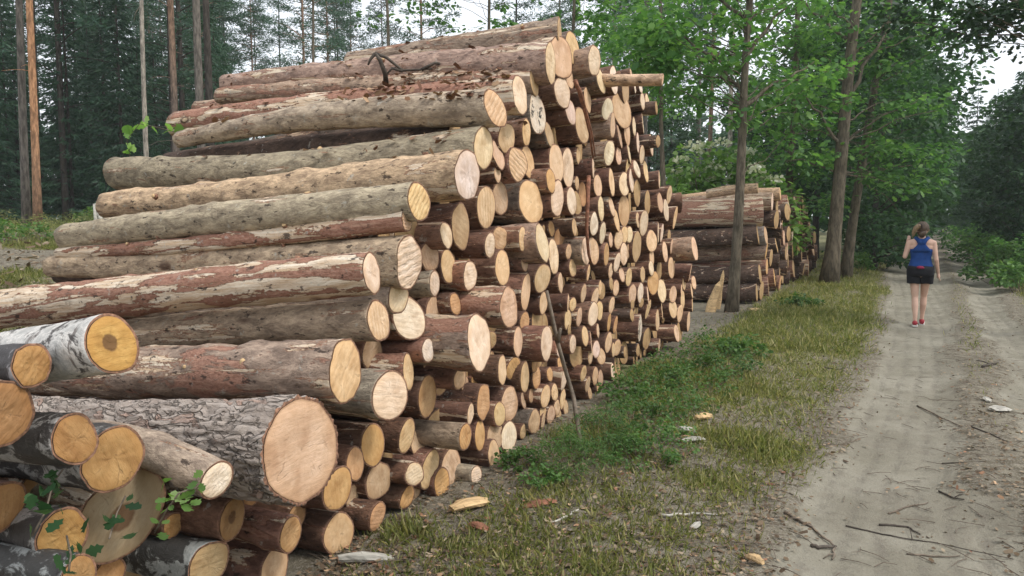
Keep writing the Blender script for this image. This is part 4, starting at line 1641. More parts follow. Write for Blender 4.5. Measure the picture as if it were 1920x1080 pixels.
for i, (px, Y, k, sc, lab) in enumerate(((1858, 43, 1, .9, 'pointed spruce on the right bank below the sky gap'), (1905, 32, 1, .82, 'pointed spruce on the right bank behind the dark round tree'), (1950, 28, 0, .7, 'pointed spruce on the right bank at the photo edge'), (1822, 56, 0, .85, 'far pointed spruce on the right near the road end'))):
    plant_tree('spruce_tree', SPRUCES[k], gp(px, Y), i * 2.2, sc, lab, 'spruce tree', GRR)
# a tree on the right whose limbs hang into the picture
custom_tree('overhanging_tree', 2120, 10.5, 2160, 8, .16, 'tree beyond the right edge whose dark leafy branches hang in at the top corner',
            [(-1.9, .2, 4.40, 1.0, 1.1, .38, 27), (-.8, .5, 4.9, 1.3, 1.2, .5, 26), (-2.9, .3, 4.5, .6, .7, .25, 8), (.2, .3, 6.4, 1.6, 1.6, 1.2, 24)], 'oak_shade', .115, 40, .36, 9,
            fork=[(3.6, -3.0, .3, 1.5, .045), (4.2, -2.4, .6, 1.3, .035), (4.4, -1.6, -.5, 1.5, .03)])

# -- far-off wood that reads as one mass
nf_ = 16000
an = ng.uniform(-62, 62, nf_); rr_ = ng.uniform(78, 110, nf_)
fx, fy = rr_ * np.sin(np.radians(an)), rr_ * np.cos(np.radians(an))
hz = 8.5 + 4 * fbm(an * .25, rr_ * .02, 3, 3)
fz = gz(fx, fy) + hz * ng.uniform(0, 1, nf_) ** .8
FP = np.stack([fx, fy, fz], -1)
tag(link(bpy.data.objects.new('far_woods', leaf_mesh('far_woods', FP, ng.normal(0, 1, (nf_, 3)), ng.uniform(0, 3, nf_), ng.uniform(.7, 1.6, nf_), 'oval', M['spruce'], 1.2))), 'dark wood far behind everything', None, None, 'stuff')


# ------------------------------------------------------------------ bushes and low plants
def bush_mesh(w, d, h, n, lsize, mat, seed, shape='oval', stems=10, ncl=None, flowers=0):
    r1, n1 = random.Random(seed), np.random.default_rng(seed)
    ncl = ncl or max(10, int(n / 45))
    cs, rs = [], []
    mb = MB()
    for k in range(ncl):
        a = r1.uniform(0, 6.28); q = math.sqrt(r1.random())
        hh = h * (1 - .55 * q * q) * r1.uniform(.3, 1)
        c = Vector((math.cos(a) * q * w / 2, math.sin(a) * q * d / 2, hh))
        cs.append(c); rs.append(max(w, d) * r1.uniform(.08, .17))
        if k < stems:
            branch_to(mb, (c.x * .3, c.y * .3, -.05), c, max(.004, h * .010), r1, 4, 4, .06)
    P, D = scatter_crown(np.array(cs), np.array(rs), max(3, n // ncl), n1, .7)
    P[:, 2] = np.maximum(P[:, 2], .01)
    k = len(P)
    fol = leaf_mesh('foliage', P, D, n1.normal(0, .6, k), lsize * n1.uniform(.6, 1.3, k), shape, mat)
    fl = None
    if flowers:
        top = np.array(sorted(cs, key=lambda c: -c.z)[:flowers])
        P, D = scatter_crown(top + np.array([[0, 0, .12 * h]]), np.full(len(top), .16), 34, n1, .35)
        fl = leaf_mesh('blossom', P, D, n1.uniform(0, 6, len(P)), .075 * n1.uniform(.6, 1.2, len(P)), 'oval', M['blossom'], 1.4)
    return mb.mesh('stem', M['twig']), fol, fl


def put_bush(name, ms, loc, rz, sc, label, cat='bush', group=None):
    o = empty(name, loc, rz); o.scale = (sc, sc, sc); tag(o, label, cat, group)
    link(bpy.data.objects.new('stem', ms[0]), o)
    link(bpy.data.objects.new('foliage', ms[1]), o)
    if ms[2]:
        link(bpy.data.objects.new('blossom', ms[2]), o)
    return o


put_bush('flowering_bush', bush_mesh(3.2, 2.6, 2.4, 9000, .12, M['bush'], 1, ncl=110, flowers=26), gp(1332, 20.5), 0, 1.5, 'light green bush topped with creamy white blossom behind the second pile', 'bush')
put_bush('leafy_bush', bush_mesh(2.6, 2.4, 2.0, 6500, .12, M['bush'], 2, ncl=90), gp(1282, 21.5), 0, 1.45, 'light green bush without flowers left of the blossoming one', 'bush')
put_bush('leafy_bush', bush_mesh(2.6, 2.4, 1.7, 1700, .14, M['oak'], 21), gp(1425, 23.5), 0, 1.15, 'mid green bush right of the blossoming one behind the second pile', 'bush')
BB = [bush_mesh(1.8, 1.6, 1.1, 900, .11, M['herb'], 3), bush_mesh(1.5, 1.5, .8, 700, .10, M['herb'], 4), bush_mesh(2.2, 1.8, 1.5, 1100, .13, M['oak'], 5)]
for i, (px, Y, k, sc, lab) in enumerate(((1880, 20, 0, 1.0, 'bright low bush on the right bank beside the road'), (1850, 25, 0, 1.2, 'low bush on the right bank, second along the road'),
                                         (1925, 17.5, 1, 1.1, 'low spreading bush on the right bank at the photo edge'), (1832, 32, 2, 1.0, 'low bush on the right bank, third along the road'),
                                         (1900, 24, 2, .9, 'taller bush behind the bright low one on the right bank'), (1812, 42, 2, 1.1, 'far low bush on the right bank near the road end'), (1960, 21, 2, 1.0, 'tall bush on the right bank partly outside the photo'),
                                         (1650, 27, 0, 1.1, 'low bush at the left road edge under the roadside trees'), (1668, 33, 2, 1.0, 'leafy bush at the left road edge, second under the roadside trees'),
                                         (1612, 23.5, 1, 1.0, 'low bush at the foot of the crossing oaks'), (1682, 42, 0, 1.2, 'far low bush at the left road edge'))):
    put_bush('roadside_bush', BB[k], gp(px, Y), i * 1.1, sc, lab, 'bush', 'bushes beside the road')
CB = [bush_mesh(1.8, 1.6, .6, 1500, .09, M['dry_grass'], 23, shape='needle'), bush_mesh(1.5, 1.5, .55, 900, .08, M['herb'], 24)]
for i, (px, Y, k, sc, lab) in enumerate(((95, 15, 0, .8, 'low green bush in the clearing right of the close pine pair'), (20, 14, 1, .8, 'low green bush in the clearing left of the close pine pair'), (150, 18, 0, .8, 'weedy bush in the clearing at the forest edge'),
                                         (-40, 16, 0, .9, 'low bush in the clearing at the photo edge'), (205, 20, 1, 1, 'low weeds at the forest edge below the slim pale trunk'))):
    put_bush('clearing_bush', CB[k], gp(px, Y), i * 2.1, sc, lab, 'bush', 'bushes in the clearing')

# low green weeds along the foot of the tall pile
HB = [bush_mesh(.8, .7, .24, 820, .030, M['herb'], 11, ncl=20), bush_mesh(.7, .6, .32, 620, .036, M['herb'], 12, ncl=16), bush_mesh(.55, .5, .20, 420, .048, M['herb'], 13, ncl=14), bush_mesh(.6, .6, .36, 1700, .045, M['herb'], 14, shape='needle', ncl=30)]
HERBS = ((1130, 850, 3, .95, 'feathery green weed clump at the foot of the leaning bare branch'), (1075, 880, 3, .8, 'feathery weed clump left of the leaning bare branch, against the logs'), (1185, 800, 1, .9, 'leafy weed clump right of the leaning bare branch'),
         (1250, 770, 0, 1.0, 'dark leafy weed clump in the middle of the green patch'), (1215, 720, 0, 1.0, 'weed clump against the lowest logs in the green patch'), (1310, 730, 0, 1.1, 'broad weed clump at the right of the green patch'),
         (1360, 700, 1, 1.0, 'weed clump at the far right edge of the green patch'), (1280, 690, 0, 1.1, 'weed clump at the back of the green patch by the logs'), (1200, 870, 1, .7, 'small weed clump right of the feathery ones'),
         (1020, 905, 2, .55, 'small bright weed with broad leaves on the litter at the pile foot'), (1240, 840, 1, .75, 'weed clump in front of the green patch beside the pale bark piece'), (1390, 665, 2, 1.2, 'low weed clump below the thin oak'),
         (1180, 745, 2, .9, 'small weeds growing up between the lowest logs'), (1500, 575, 2, 1.3, 'dark low weed clump in front of the second pile'), (975, 870, 2, .6, 'small weed growing against the bottom row of logs'), (1330, 660, 1, 1.0, 'weed clump between the pile foot and the thin oak'))
for i, (px, py, k, sc, lab) in enumerate(HERBS):
    p = ground_px(px, py)
    put_bush('weed_clump', HB[k], p, i * 1.9, sc, lab, 'weed', 'weeds at the foot of the piles')


def sprig(pts, n, seed, name, label, lsize=.045, mat='oak_dark', group=None):
    r1, n1 = random.Random(seed), np.random.default_rng(seed)
    pts = [Vector(p) for p in pts]
    mb = MB(); mb.tube(pts, .003, 5)
    o = link(bpy.data.objects.new(name, mb.mesh('stem', M['twig'])))
    tag(o, label, 'sprig', group)
    P = []
    for k in range(n):
        i = r1.randrange(len(pts) - 1); P.append(pts[i].lerp(pts[i + 1], r1.random()) + Vector((r1.gauss(0, .02), r1.gauss(0, .02), r1.gauss(0, .02))))
    D = n1.normal(0, .6, (n, 3)) + np.array([[.3, -.5, .2]])
    link(bpy.data.objects.new('leaves', leaf_mesh('leaves', np.array(P), D, n1.normal(0, .8, n), lsize * n1.uniform(.6, 1.3, n), 'oak', M[mat], 1.2)), o)
    return o


def front_px(px, py, off):
    e = dict(x=px, y=py, h=10, off=off); place(e); return e['P']


sprig([front_px(290, 1000, .3), front_px(310, 960, .36), front_px(335, 925, .42), front_px(372, 912, .44)], 22, 1, 'leafy_sprig', 'bright green leafy sprig growing out under the tipping grey pole', .042, 'bush')
sprig([front_px(60, 1005, .30), front_px(85, 960, .30), front_px(100, 905, .24), front_px(118, 880, .2)], 16, 2, 'ivy_sprig', 'ivy sprig hanging over the shaded log ends at lower left', .05)
sprig([front_px(205, 1010, .22), front_px(212, 985, .16), front_px(220, 960, .13), front_px(235, 930, .1)], 8, 3, 'ivy_sprig', 'ivy leaves on the wide heart-stained log face', .05)
sprig([front_px(128, 1075, .34), front_px(133, 1040, .34), front_px(125, 1005, .22)], 8, 4, 'ivy_sprig', 'ivy twig in front of the torn-bark birch log', .045)
sprig([at_y(250, 330, 6.2), at_y(238, 262, 6.15), at_y(262, 232, 6.1), at_y(300, 240, 6.1), at_y(345, 252, 6.1)], 16, 6, 'leafy_sapling', 'thin sapling with a few pale green leaves behind the long smooth grey log', .085, 'bush')
# ------------------------------------------------------------------ grass, litter, sticks
def scatter_ground(n, ymin, ymax, weight, seed, spread=.95):
    n1 = np.random.default_rng(seed)
    y = ymin * (ymax / ymin) ** n1.uniform(0, 1, n)
    x = n1.uniform(-spread, spread, n) * y * .95
    k = n1.uniform(0, 1, n) < weight(x, y)
    x, y = x[k], y[k]
    return np.stack([x, y, gz(x, y)], -1), n1


def under_pile(x, y):
    q = qdist(x, y); t = (x - P0[0]) * A2[0] + (y - P0[1]) * A2[1]
    a = (q < -.02) & (q > -3.5) & (t > -3.4) & (t < 8.0)
    q2 = (x - P02[0]) * N22[0] + (y - P02[1]) * N22[1]; t2 = (x - P02[0]) * A22[0] + (y - P02[1]) * A22[1]
    return a | ((q2 < 0) & (q2 > -3.4) & (t2 > -.2) & (t2 < 12))


P, n1 = scatter_ground(900000, 2.2, 40, lambda x, y: np.where(under_pile(x, y), 0, grass_mask(x, y) ** 1.3 * 1.15), 3)
n = len(P)
D = n1.normal(0, .45, (n, 3)); D[:, 2] = np.abs(D[:, 2]) * .5 + .42
far = np.clip(P[:, 1] / 9, .8, 3.2)
P[:, 2] -= .01
sz = n1.uniform(.035, .11, n) * np.where(P[:, 1] > 9, 1.5, 1) * (.6 + .6 * grass_mask(P[:, 0], P[:, 1]))
tag(link(bpy.data.objects.new('grass', leaf_mesh('grass', P, D, n1.uniform(0, 6.28, n), sz, 'blade', M['grass'], 1.0))), 'patchy short grass on the verge and the banks', None, None, 'stuff')
print('grass', n)


def litter_w(x, y):
    q = qdist(x, y)
    w = .85 * (1 - rut(x, y)) * (q > -.3) * (1 - .55 * grass_mask(x, y))
    w = np.where((x > edge('l1', y)), w * .8 + .10 * (rut(x, y) > .5) * vnoise(x * .8, y * .8, 8) ** 3, w)
    w = w * (.25 + 1.1 * fbm(x * 1.5, y * 1.5, 17, 3))
    w = np.where((q < -3.4), .5, w)
    return np.where(under_pile(x, y), 0, np.clip(w, 0, 1))


P, n1 = scatter_ground(90000, 2.2, 26, litter_w, 4)
n = len(P); P[:, 2] += n1.uniform(.004, .02, n)
D = n1.normal(0, 1, (n, 3)); D[:, 2] *= .22
tag(link(bpy.data.objects.new('leaf_litter', leaf_mesh('leaf_litter', P, D, n1.normal(0, .35, n), n1.uniform(.010, .036, n) * np.where(n1.uniform(0, 1, n) < .05, 1.6, 1), 'flake', M['litter'], .8))), 'dry fallen leaves strewn over the verge', None, None, 'stuff')
P, n1 = scatter_ground(14000, 2.2, 22, lambda x, y: litter_w(x, y) * np.exp(-np.abs(qdist(x, y) - .5) * .6), 5)
n = len(P); P[:, 2] += .012
D = n1.normal(0, 1, (n, 3)); D[:, 2] *= .2
tag(link(bpy.data.objects.new('bark_litter', leaf_mesh('bark_litter', P, D, n1.normal(0, .4, n), n1.uniform(.010, .045, n), 'flake', M['litter_red'], .6))), 'flakes of red bark fallen along the pile foot', None, None, 'stuff')
print('litter', n)

# crumbs of bark and needles lying on the upper logs
mbt = MB()
r1 = random.Random(31)
P, n1 = scatter_ground(9000, 2.3, 20, lambda x, y: np.where(under_pile(x, y), 0, np.clip(litter_w(x, y) + .12 * road_all(x, y), 0, .6)), 6)
for p in P:
    a = r1.uniform(0, 6.28); L = r1.uniform(.05, .22)
    p = Vector(p) + Vector((0, 0, .008)); d = Vector((math.cos(a), math.sin(a), r1.uniform(-.05, .1))) * L
    m = p + d * .5 + Vector((r1.gauss(0, .012), r1.gauss(0, .012), .004))
    mbt.tube([p, m, p + d], [.0025, .0022, .0015], 4, caps=False)
tag(mbt.build('twig_litter', M['twig'], smooth=False), 'small dry twigs strewn over the ground', None, None, 'stuff')


def stick(pix, r, label, mat='twig', name='stick', lift=.0, tips=(), off=None):
    pts = []
    for q in pix:
        g = ground_px(q[0], q[1]); g.z += r * .8 + lift + (q[2] if len(q) > 2 else 0); pts.append(g)
    # subdivide with a little wander
    rs = random.Random(int(pix[0][0] * 31 + pix[0][1]))
    P2 = []
    for a, b in zip(pts, pts[1:]):
        for k in range(4):
            P2.append(a.lerp(b, k / 4) + Vector((rs.gauss(0, r * .5), rs.gauss(0, r * .5), 0)))
    P2.append(pts[-1])
    mb = MB(); n_ = len(P2)
    r *= .75
    mb.tube(P2, [r * (1 - .55 * i / n_) for i in range(n_)], 7, jitter=.12, rng=rs)
    for (i, dx, dy, dz) in tips:
        a = P2[min(i, n_ - 1)]
        mb.tube([a, a + Vector((dx, dy, dz)) * .5 + Vector((0, 0, .01)), a + Vector((dx, dy, dz))], [r * .6, r * .5, r * .3], 5)
    return tag(mb.build(name, M[mat]), label, 'stick')


stick([(1470, 962), (1520, 990), (1568, 1030), (1560, 1052)], .011, 'long pale bent stick lying at the left edge of the road', tips=((10, -.08, -.05, .0),))
stick([(1668, 965), (1700, 952), (1740, 944)], .008, 'straight pale stick lying in the left wheel track')
stick([(1588, 988), (1640, 1000), (1700, 1012), (1745, 1018), (1900, 1050)], .006, 'long thin twig crossing the left wheel track near the photo bottom', 'twig_dark', tips=((9, .06, .15, .01),))
stick([(1650, 985), (1700, 990), (1725, 1004)], .009, 'dark twig above the long thin one in the left wheel track', 'twig_dark')
stick([(1520, 1026), (1545, 1030), (1568, 1028)], .014, 'short dark piece of wood beside the long pale bent stick', 'twig_dark')
stick([(1765, 870), (1800, 868), (1850, 866)], .006, 'thin straight twig across the middle of the road', 'twig_dark')
stick([(1720, 762), (1760, 782), (1800, 800)], .010, 'stick lying slantwise in the track below the walker', 'twig')
stick([(1840, 690), (1858, 686), (1872, 682)], .02, 'dark broken branch piece between the two wheel tracks', 'twig_dark', tips=((4, -.1, .1, .03),))
stick([(1600, 630), (1612, 638), (1622, 642)], .016, 'short dark stick on the verge left of the walker', 'twig_dark')
stick([(1760, 922), (1790, 936), (1808, 938)], .008, 'forked dark twig right of the straight pale stick', 'twig_dark', tips=((4, .1, .04, .01),))
stick([(1560, 640), (1590, 645), (1600, 650)], .018, 'pale stick on the verge in front of the second pile', 'greywood')
stick([(1240, 970), (1300, 966), (1345, 968)], .012, 'grey stick lying in the leaf litter at the pile foot', 'greywood')
stick([(1030, 985), (1065, 970), (1085, 958)], .010, 'grey twig on the litter below the bottom row', 'greywood')
stick([(1700, 1040), (1760, 1046), (1800, 1044)], .007, 'thin twig at the photo bottom in the wheel track', 'twig')
stick([(1820, 800), (1850, 812), (1890, 830)], .008, 'twig lying on the strip between the wheel tracks', 'twig_dark')
stick([(1545, 690), (1570, 694), (1590, 690)], .010, 'small twig at the edge of the grass beside the road', 'twig_dark')


def chunk(px, py, L, w, h, label, mat, rz, seed, name='wood_chip', z=0, inner=None):
    """a split piece: wedge-shaped, ragged at both ends"""
    rs = random.Random(seed)
    n_, k_ = 9, 8
    L, w, h = L * .85, w * .8, h * .8
    mb = MB(); V, Fc = [], []
    for i in range(n_ + 1):
        u = i / n_
        s = (.35 + .65 * math.sin(math.pi * (.12 + .76 * u)))
        for k in range(k_):
            a = 2 * math.pi * k / k_
            V.append(((u - .5) * L + rs.uniform(-.06, .06) * L, math.cos(a) * w / 2 * s * rs.uniform(.9, 1.1), h * .45 + math.sin(a) * h / 2 * s * rs.uniform(.88, 1.12) + math.sin(u * 3) * h * .2))
    for i in range(n_):
        for k in range(k_):
            Fc.append((i * k_ + k, i * k_ + (k + 1) % k_, (i + 1) * k_ + (k + 1) % k_, (i + 1) * k_ + k))
    Fc.append(tuple(range(k_ - 1, -1, -1))); Fc.append(tuple(n_ * k_ + k for k in range(k_)))
    mb.add(V, Fc)
    o = mb.build(name, M[mat], smooth=False)
    p = ground_px(px, py); o.location = (p.x, p.y, p.z + z); o.rotation_euler = (rs.uniform(-.1, .1), rs.uniform(-.08, .08), rz)
    return tag(o, label, 'wood piece')


chunk(1318, 788, .20, .09, .07, 'pale orange wood chunk lying on the grass right of the weeds', 'wood', .6, 1)
chunk(1285, 812, .16, .09, .06, 'small whitish bark chunk below the pale orange one', 'greywood', -.2, 2)
chunk(1300, 828, .20, .10, .04, 'flat whitish bark chunk lying nearest the weeds', 'greywood', .3, 3)
chunk(1415, 1056, .10, .055, .05, 'small orange wood chunk at the photo bottom between verge and road', 'wood', -.9, 4)
chunk(1875, 770, .24, .16, .04, 'pale lichened piece between the wheel tracks', 'greywood', .4, 5)
chunk(685, 1056, .30, .07, .06, 'pale peeled stick end lying on the grass at the photo bottom', 'greywood', .12, 6)
chunk(880, 955, .24, .13, .07, 'split wooden slab leaning at the foot of the bottom row', 'wood', .5, 7)
chunk(897, 992, .13, .07, .04, 'reddish bark piece lying below the split slab', 'redbark', -.6, 8)
chunk(1010, 948, .22, .10, .03, 'flat red bark piece in the leaf litter at the pile foot', 'redbark', .3, 9)
chunk(1420, 582, .34, .3, .04, 'round pale offcut lying at the foot of the thin oak', 'wood', .2, 10)
chunk(1850, 752, .16, .08, .04, 'greyish chip beside the lichened piece between the tracks', 'greywood', 1.2, 11)
chunk(1305, 990, .12, .05, .03, 'whitish chip on the verge grass at the photo bottom', 'greywood', .9, 12)
# broken stump standing between the piles
for (px, py, lean, h, lab) in ((1330, 585, .30, .62, 'broken pale slab standing upright between the two piles'), (1345, 580, .12, .80, 'splintered thin slab standing upright between the two piles')):
    mb = MB(); rs = random.Random(px)
    b = ground_px(px, py)
    pts = [b + Vector((lean * h * u, 0, h * u - .05)) for u in (0, .3, .6, .85, 1)]
    mb.tube(pts, [.09, .085, .075, .06, .015] if px == 1330 else [.05, .05, .04, .03, .008], 7, jitter=.3, rng=rs)
    tag(mb.build('broken_slab', M['wood'], smooth=False), lab, 'wood piece')

# branch on the crest, leaning branch and hanging bark on the front
def wire(pts, r0, r1, name, label, mat, cat, sides=(), seg=7, seed=1):
    rs = random.Random(seed); mb = MB()
    pts = [Vector(p) for p in pts]; n_ = len(pts)
    mb.tube(pts, [r0 + (r1 - r0) * i / (n_ - 1) for i in range(n_)], seg, jitter=.1, rng=rs)
    for s in sides:
        s = [Vector(p) for p in s]
        mb.tube(s, [r1 * 1.1 * (1 - .6 * i / (len(s) - 1)) + .002 for i in range(len(s))], 5)
    return tag(mb.build(name, M[mat]), label, cat)


def pile_top(px, py, lift):
    """a point above the logs seen at this pixel: looked up on the built logs"""
    bpy.context.view_layer.update()
    dg = bpy.context.evaluated_depsgraph_get()
    d = ray(px, py).normalized()
    ok, loc, nrm, *_ = S.ray_cast(dg, CAM, d)
    return loc + Vector((0, 0, lift))


b0 = pile_top(724, 158, .02)
Yb = b0.y - .22
wire([b0, at_y(722, 138, Yb), at_y(712, 112, Yb - .03), at_y(703, 99, Yb - .03)], .022, .011, 'crooked_branch', 'dark crooked branch standing up from the logs near the crest', 'twig_dark', 'branch',
     sides=([at_y(703, 100, Yb), at_y(725, 108, Yb), at_y(755, 132, Yb), at_y(790, 130, Yb + .1), at_y(835, 126, Yb + .2)], [at_y(755, 133, Yb), at_y(735, 128, Yb), at_y(726, 138, Yb)],
            [at_y(703, 101, Yb), at_y(694, 112, Yb), at_y(690, 122, Yb)], [at_y(790, 131, Yb + .1), at_y(815, 118, Yb + .1), at_y(850, 124, Yb + .2), at_y(880, 136, Yb + .2)]))
a_, b_, c_ = front_px(1025, 545, .22), front_px(1045, 640, .28), front_px(1075, 745, .34)
g_ = ground_px(1093, 862)
wire([a_, (a_ + b_) / 2 + Vector((0, 0, .01)), b_, (b_ + c_) / 2, c_, c_.lerp(g_, .5) + Vector((0, -.01, 0)), g_], .013, .018, 'leaning_branch', 'thin bare branch leaning against the front of the tall pile, foot in the weeds', 'twig', 'branch',
     sides=([b_, b_ + Vector((.02, -.05, .10))],), seed=4)
h0 = front_px(1091, 195, .16)
pts = [front_px(x, y, o) for x, y, o in ((1078, 150, .18), (1086, 170, .2), (1098, 215, .2), (1106, 250, .2), (1112, 296, .18))]
wire(pts, .018, .008, 'hanging_bark', 'long dark red bark strip hanging down the front below the crest', 'redbark', 'bark strip', sides=([pts[0], front_px(1088, 168, .24), front_px(1096, 196, .24), front_px(1110, 250, .24), front_px(1116, 292, .22)],), seed=5)
pts = [front_px(x, y, o) for x, y, o in ((1104, 330, .10), (1102, 380, .12), (1100, 430, .13), (1104, 478, .12), (1108, 492, .12))]
wire(pts, .019, .010, 'hanging_bark', 'rusty bark strip hanging in front of the broken log, lower one', 'redbark', 'bark strip', seed=6)

# bark crumbs on top of the upper logs
bpy.context.view_layer.update()
dg = bpy.context.evaluated_depsgraph_get()
rs = random.Random(77); PP = []
for k in range(2600):
    px, py = rs.uniform(360, 1010), rs.uniform(70, 300)
    if rs.random() > (.9 if (640 < px < 960 and 110 < py < 190) else .12):
        continue
    o_ = at_y(px, py, 1.0)
    ok, loc, nrm, i_, ob, _m = S.ray_cast(dg, CAM, ray(px, py).normalized())
    if ok and ob.name.startswith('log') and nrm.z > .45:
        PP.append(loc + nrm * .006)
PP = np.array(PP); n = len(PP); n1 = np.random.default_rng(8)
D = n1.normal(0, 1, (n, 3)); D[:, 2] *= .3
tag(link(bpy.data.objects.new('bark_debris', leaf_mesh('bark_debris', PP, D, n1.normal(0, .5, n), n1.uniform(.02, .075, n), 'flake', M['litter_red'], .8))), 'loose bark flakes caught on top of the upper logs', None, None, 'stuff')
# brush heap and sawn bits in the clearing
P, n1 = scatter_ground(9000, 5, 16, lambda x, y: (qdist(x, y) < -4.2) * np.clip(fbm(x * .6, y * .6, 6, 3) * 2 - .55, 0, 1), 12)
n = len(P); P[:, 2] += n1.uniform(0, .12, n)
D = n1.normal(0, 1, (n, 3)); D[:, 2] *= .4
tag(link(bpy.data.objects.new('brush_litter', leaf_mesh('brush_litter', P, D, n1.normal(0, .6, n), n1.uniform(.05, .16, n), 'flake', M['litter'], .5))), 'brown brush and dead branches strewn in the clearing', None, None, 'stuff')
b0 = gp(180, 15.5)
mb = MB(); q0 = at_y(178, 382, 15.5)
mb.tube([b0, at_y(181, 420, 15.5), q0], [.05, .045, .04], 6); mb.tube([q0, at_y(192, 418, 15.5), gp(196, 15.5)], [.04, .04, .04], 6)
tag(mb.build('bent_pole', M['greywood']), 'pale broken pole bent to a point in the clearing', 'pole')


# ------------------------------------------------------------------ the walker
def walker():
    foot = ground_px(1721, 611)
    base = Vector((foot.x, foot.y, float(gz(foot.x, foot.y))))
    hd = Vector((EDGE['l1'][1][5] - 0, 0, 0))
    walk = math.atan2(-(.47), .88)      # heading along the road
    o = empty('person', base, walk)
    tag(o, 'woman with a ponytail in blue racerback top and black shorts walking away on the road', 'person')
    # local frame: +Y ahead, +X right, heights in metres for a 1.69 m woman
    caps = []

    def cap(a, b, ra, rb):
        caps.append((Vector(a), Vector(b), ra, rb))
    hipL, hipR = (-.085, 0, .86), (.085, 0, .86)
    kneeL, ankL = (-.062, -.02, .475), (-.045, -.14, .085)
    kneeR, ankR = (.066, .15, .485), (.055, .20, .10)
    cap(hipL, kneeL, .086, .050); cap(kneeL, (-.056, -.075, .34), .048, .052); cap((-.056, -.075, .34), (-.048, -.12, .20), .052, .036); cap((-.048, -.12, .20), ankL, .036, .029)
    cap(hipR, kneeR, .086, .050); cap(kneeR, (.063, .15, .34), .048, .051); cap((.063, .15, .34), (.058, .19, .2), .051, .035); cap((.058, .19, .2), ankR, .035, .029)
    cap(ankL, (-.048, -.02, .04), .030, .03); cap(ankR, (.058, .32, .045), .030, .03)
    # pelvis, waist, rib cage as flattened rows of capsules
    for z, w, r in ((.90, .085, .105), (.97, .080, .098), (1.05, .060, .088), (1.12, .055, .085), (1.20, .068, .090), (1.28, .085, .090), (1.35, .095, .080)):
        cap((-w, 0, z), (w, 0, z), r, r)
    cap((-.085, -.03, .88), (.085, -.03, .88), .092, .092)
    cap((-.135, 0, 1.365), (.135, 0, 1.365), .055, .055); cap((-.07, .0, 1.40), (.07, 0, 1.40), .052, .052)
    cap((0, -.01, 1.36), (0, .015, 1.47), .060, .050)
    # head
    cap((0, .03, 1.555), (0, .02, 1.60), .082, .090); cap((0, .06, 1.52), (0, .07, 1.50), .055, .045); cap((0, .11, 1.545), (0, .122, 1.54), .014, .012)
    for s in (-1, 1):
        cap((s * .083, .015, 1.555), (s * .090, .0, 1.575), .014, .014)
    # right arm hanging a little away, left arm bent with the hand at the chest
    shR, elR, wrR = (.170, 0, 1.355), (.215, -.03, 1.09), (.255, .06, .865)
    cap(shR, elR, .048, .035); cap(elR, wrR, .037, .023)
    shL, elL, wrL = (-.170, 0, 1.355), (-.232, -.03, 1.135), (-.205, .06, 1.36)
    cap(shL, elL, .048, .035); cap(elL, wrL, .037, .023)

    def hand(w, dirv, side, curl):
        w = Vector(w); d = Vector(dirv).normalized(); s = Vector(side).normalized(); n = d.cross(s)
        cap(w, w + d * .05, .022, .028)
        for i in range(4):
            b = w + d * .055 + s * (.024 - i * .016)
            L = (.070, .078, .072, .056)[i]
            m = b + d * L * .5 + n * curl * .012; e = m + (d * (1 - curl * .5) + n * curl * .7) * L * .5
            caps.append((w + d * .02 + s * (.016 - i * .011), b, .0125, .0095)); caps.append((b, m, .0095, .0085)); caps.append((m, e, .0085, .007))
        t0 = w + d * .015 + s * .022; t1 = w + d * .045 + s * .050; caps.append((t0, t1, .013, .010)); caps.append((t1, t1 + d * .030 + s * .004, .010, .008))
    hand(wrR, (.12, .12, -1), (0, 1, .1), .6)
    hand(wrL, (.30, .15, 1), (.6, .5, -.25), .7)
    # blend the capsules in a distance field and pull the surface out as one continuous mesh
    mball = MB()
    for a, b, ra, rb in caps:
        n_ = 12
        pts, rad = [], []
        ax = (b - a); L = ax.length; ax = ax / max(L, 1e-6)
        for k in range(5):
            t = -math.cos(k / 4 * math.pi / 2); pts.append(a + ax * ra * t * .999); rad.append(max(.0012, ra * math.sqrt(max(0, 1 - t * t))))
        for k in range(5):
            t = math.sin(k / 4 * math.pi / 2); pts.append(b + ax * rb * t * .999); rad.append(max(.0012, rb * math.sqrt(max(0, 1 - t * t))))
        mball.tube(pts, rad, n_)
    tmp = bpy.data.objects.new('body_source', mball.mesh('body_source', M['skin'])); COL.objects.link(tmp)
    md = tmp.modifiers.new('r', 'REMESH'); md.mode = 'VOXEL'; md.voxel_size = .0065
    sm = tmp.modifiers.new('s', 'SMOOTH'); sm.factor = .5; sm.iterations = 6
    bpy.context.view_layer.update()
    me = bpy.data.meshes.new_from_object(tmp.evaluated_get(bpy.context.evaluated_depsgraph_get()))
    COL.objects.unlink(tmp); bpy.data.objects.remove(tmp)
    me.polygons.foreach_set('use_smooth', np.ones(len(me.polygons), dtype=bool)); me.name = 'body'
    link(bpy.data.objects.new('body', me), o)

    def shell(name, rows, mat, n_=36, thick=.006, open_=None):
        """rows: (z, half width, half depth, y centre, x centre)"""
        mb = MB(); V, Fc = [], []
        for (z, w, d, yc, xc) in rows:
            for k in range(n_):
                a = 2 * math.pi * k / n_
                V.append((xc + math.copysign(abs(math.cos(a)) ** .85, math.cos(a)) * w, yc + math.copysign(abs(math.sin(a)) ** .85, math.sin(a)) * d, z + .004 * math.sin(a * 5 + z * 40)))
        for i in range(len(rows) - 1):
            for k in range(n_):
                Fc.append((i * n_ + k, i * n_ + (k + 1) % n_, (i + 1) * n_ + (k + 1) % n_, (i + 1) * n_ + k))
        mb.add(V, Fc)
        ob = mb.build(name, M[mat], o)
        md_ = ob.modifiers.new('t', 'SOLIDIFY'); md_.thickness = thick
        return ob
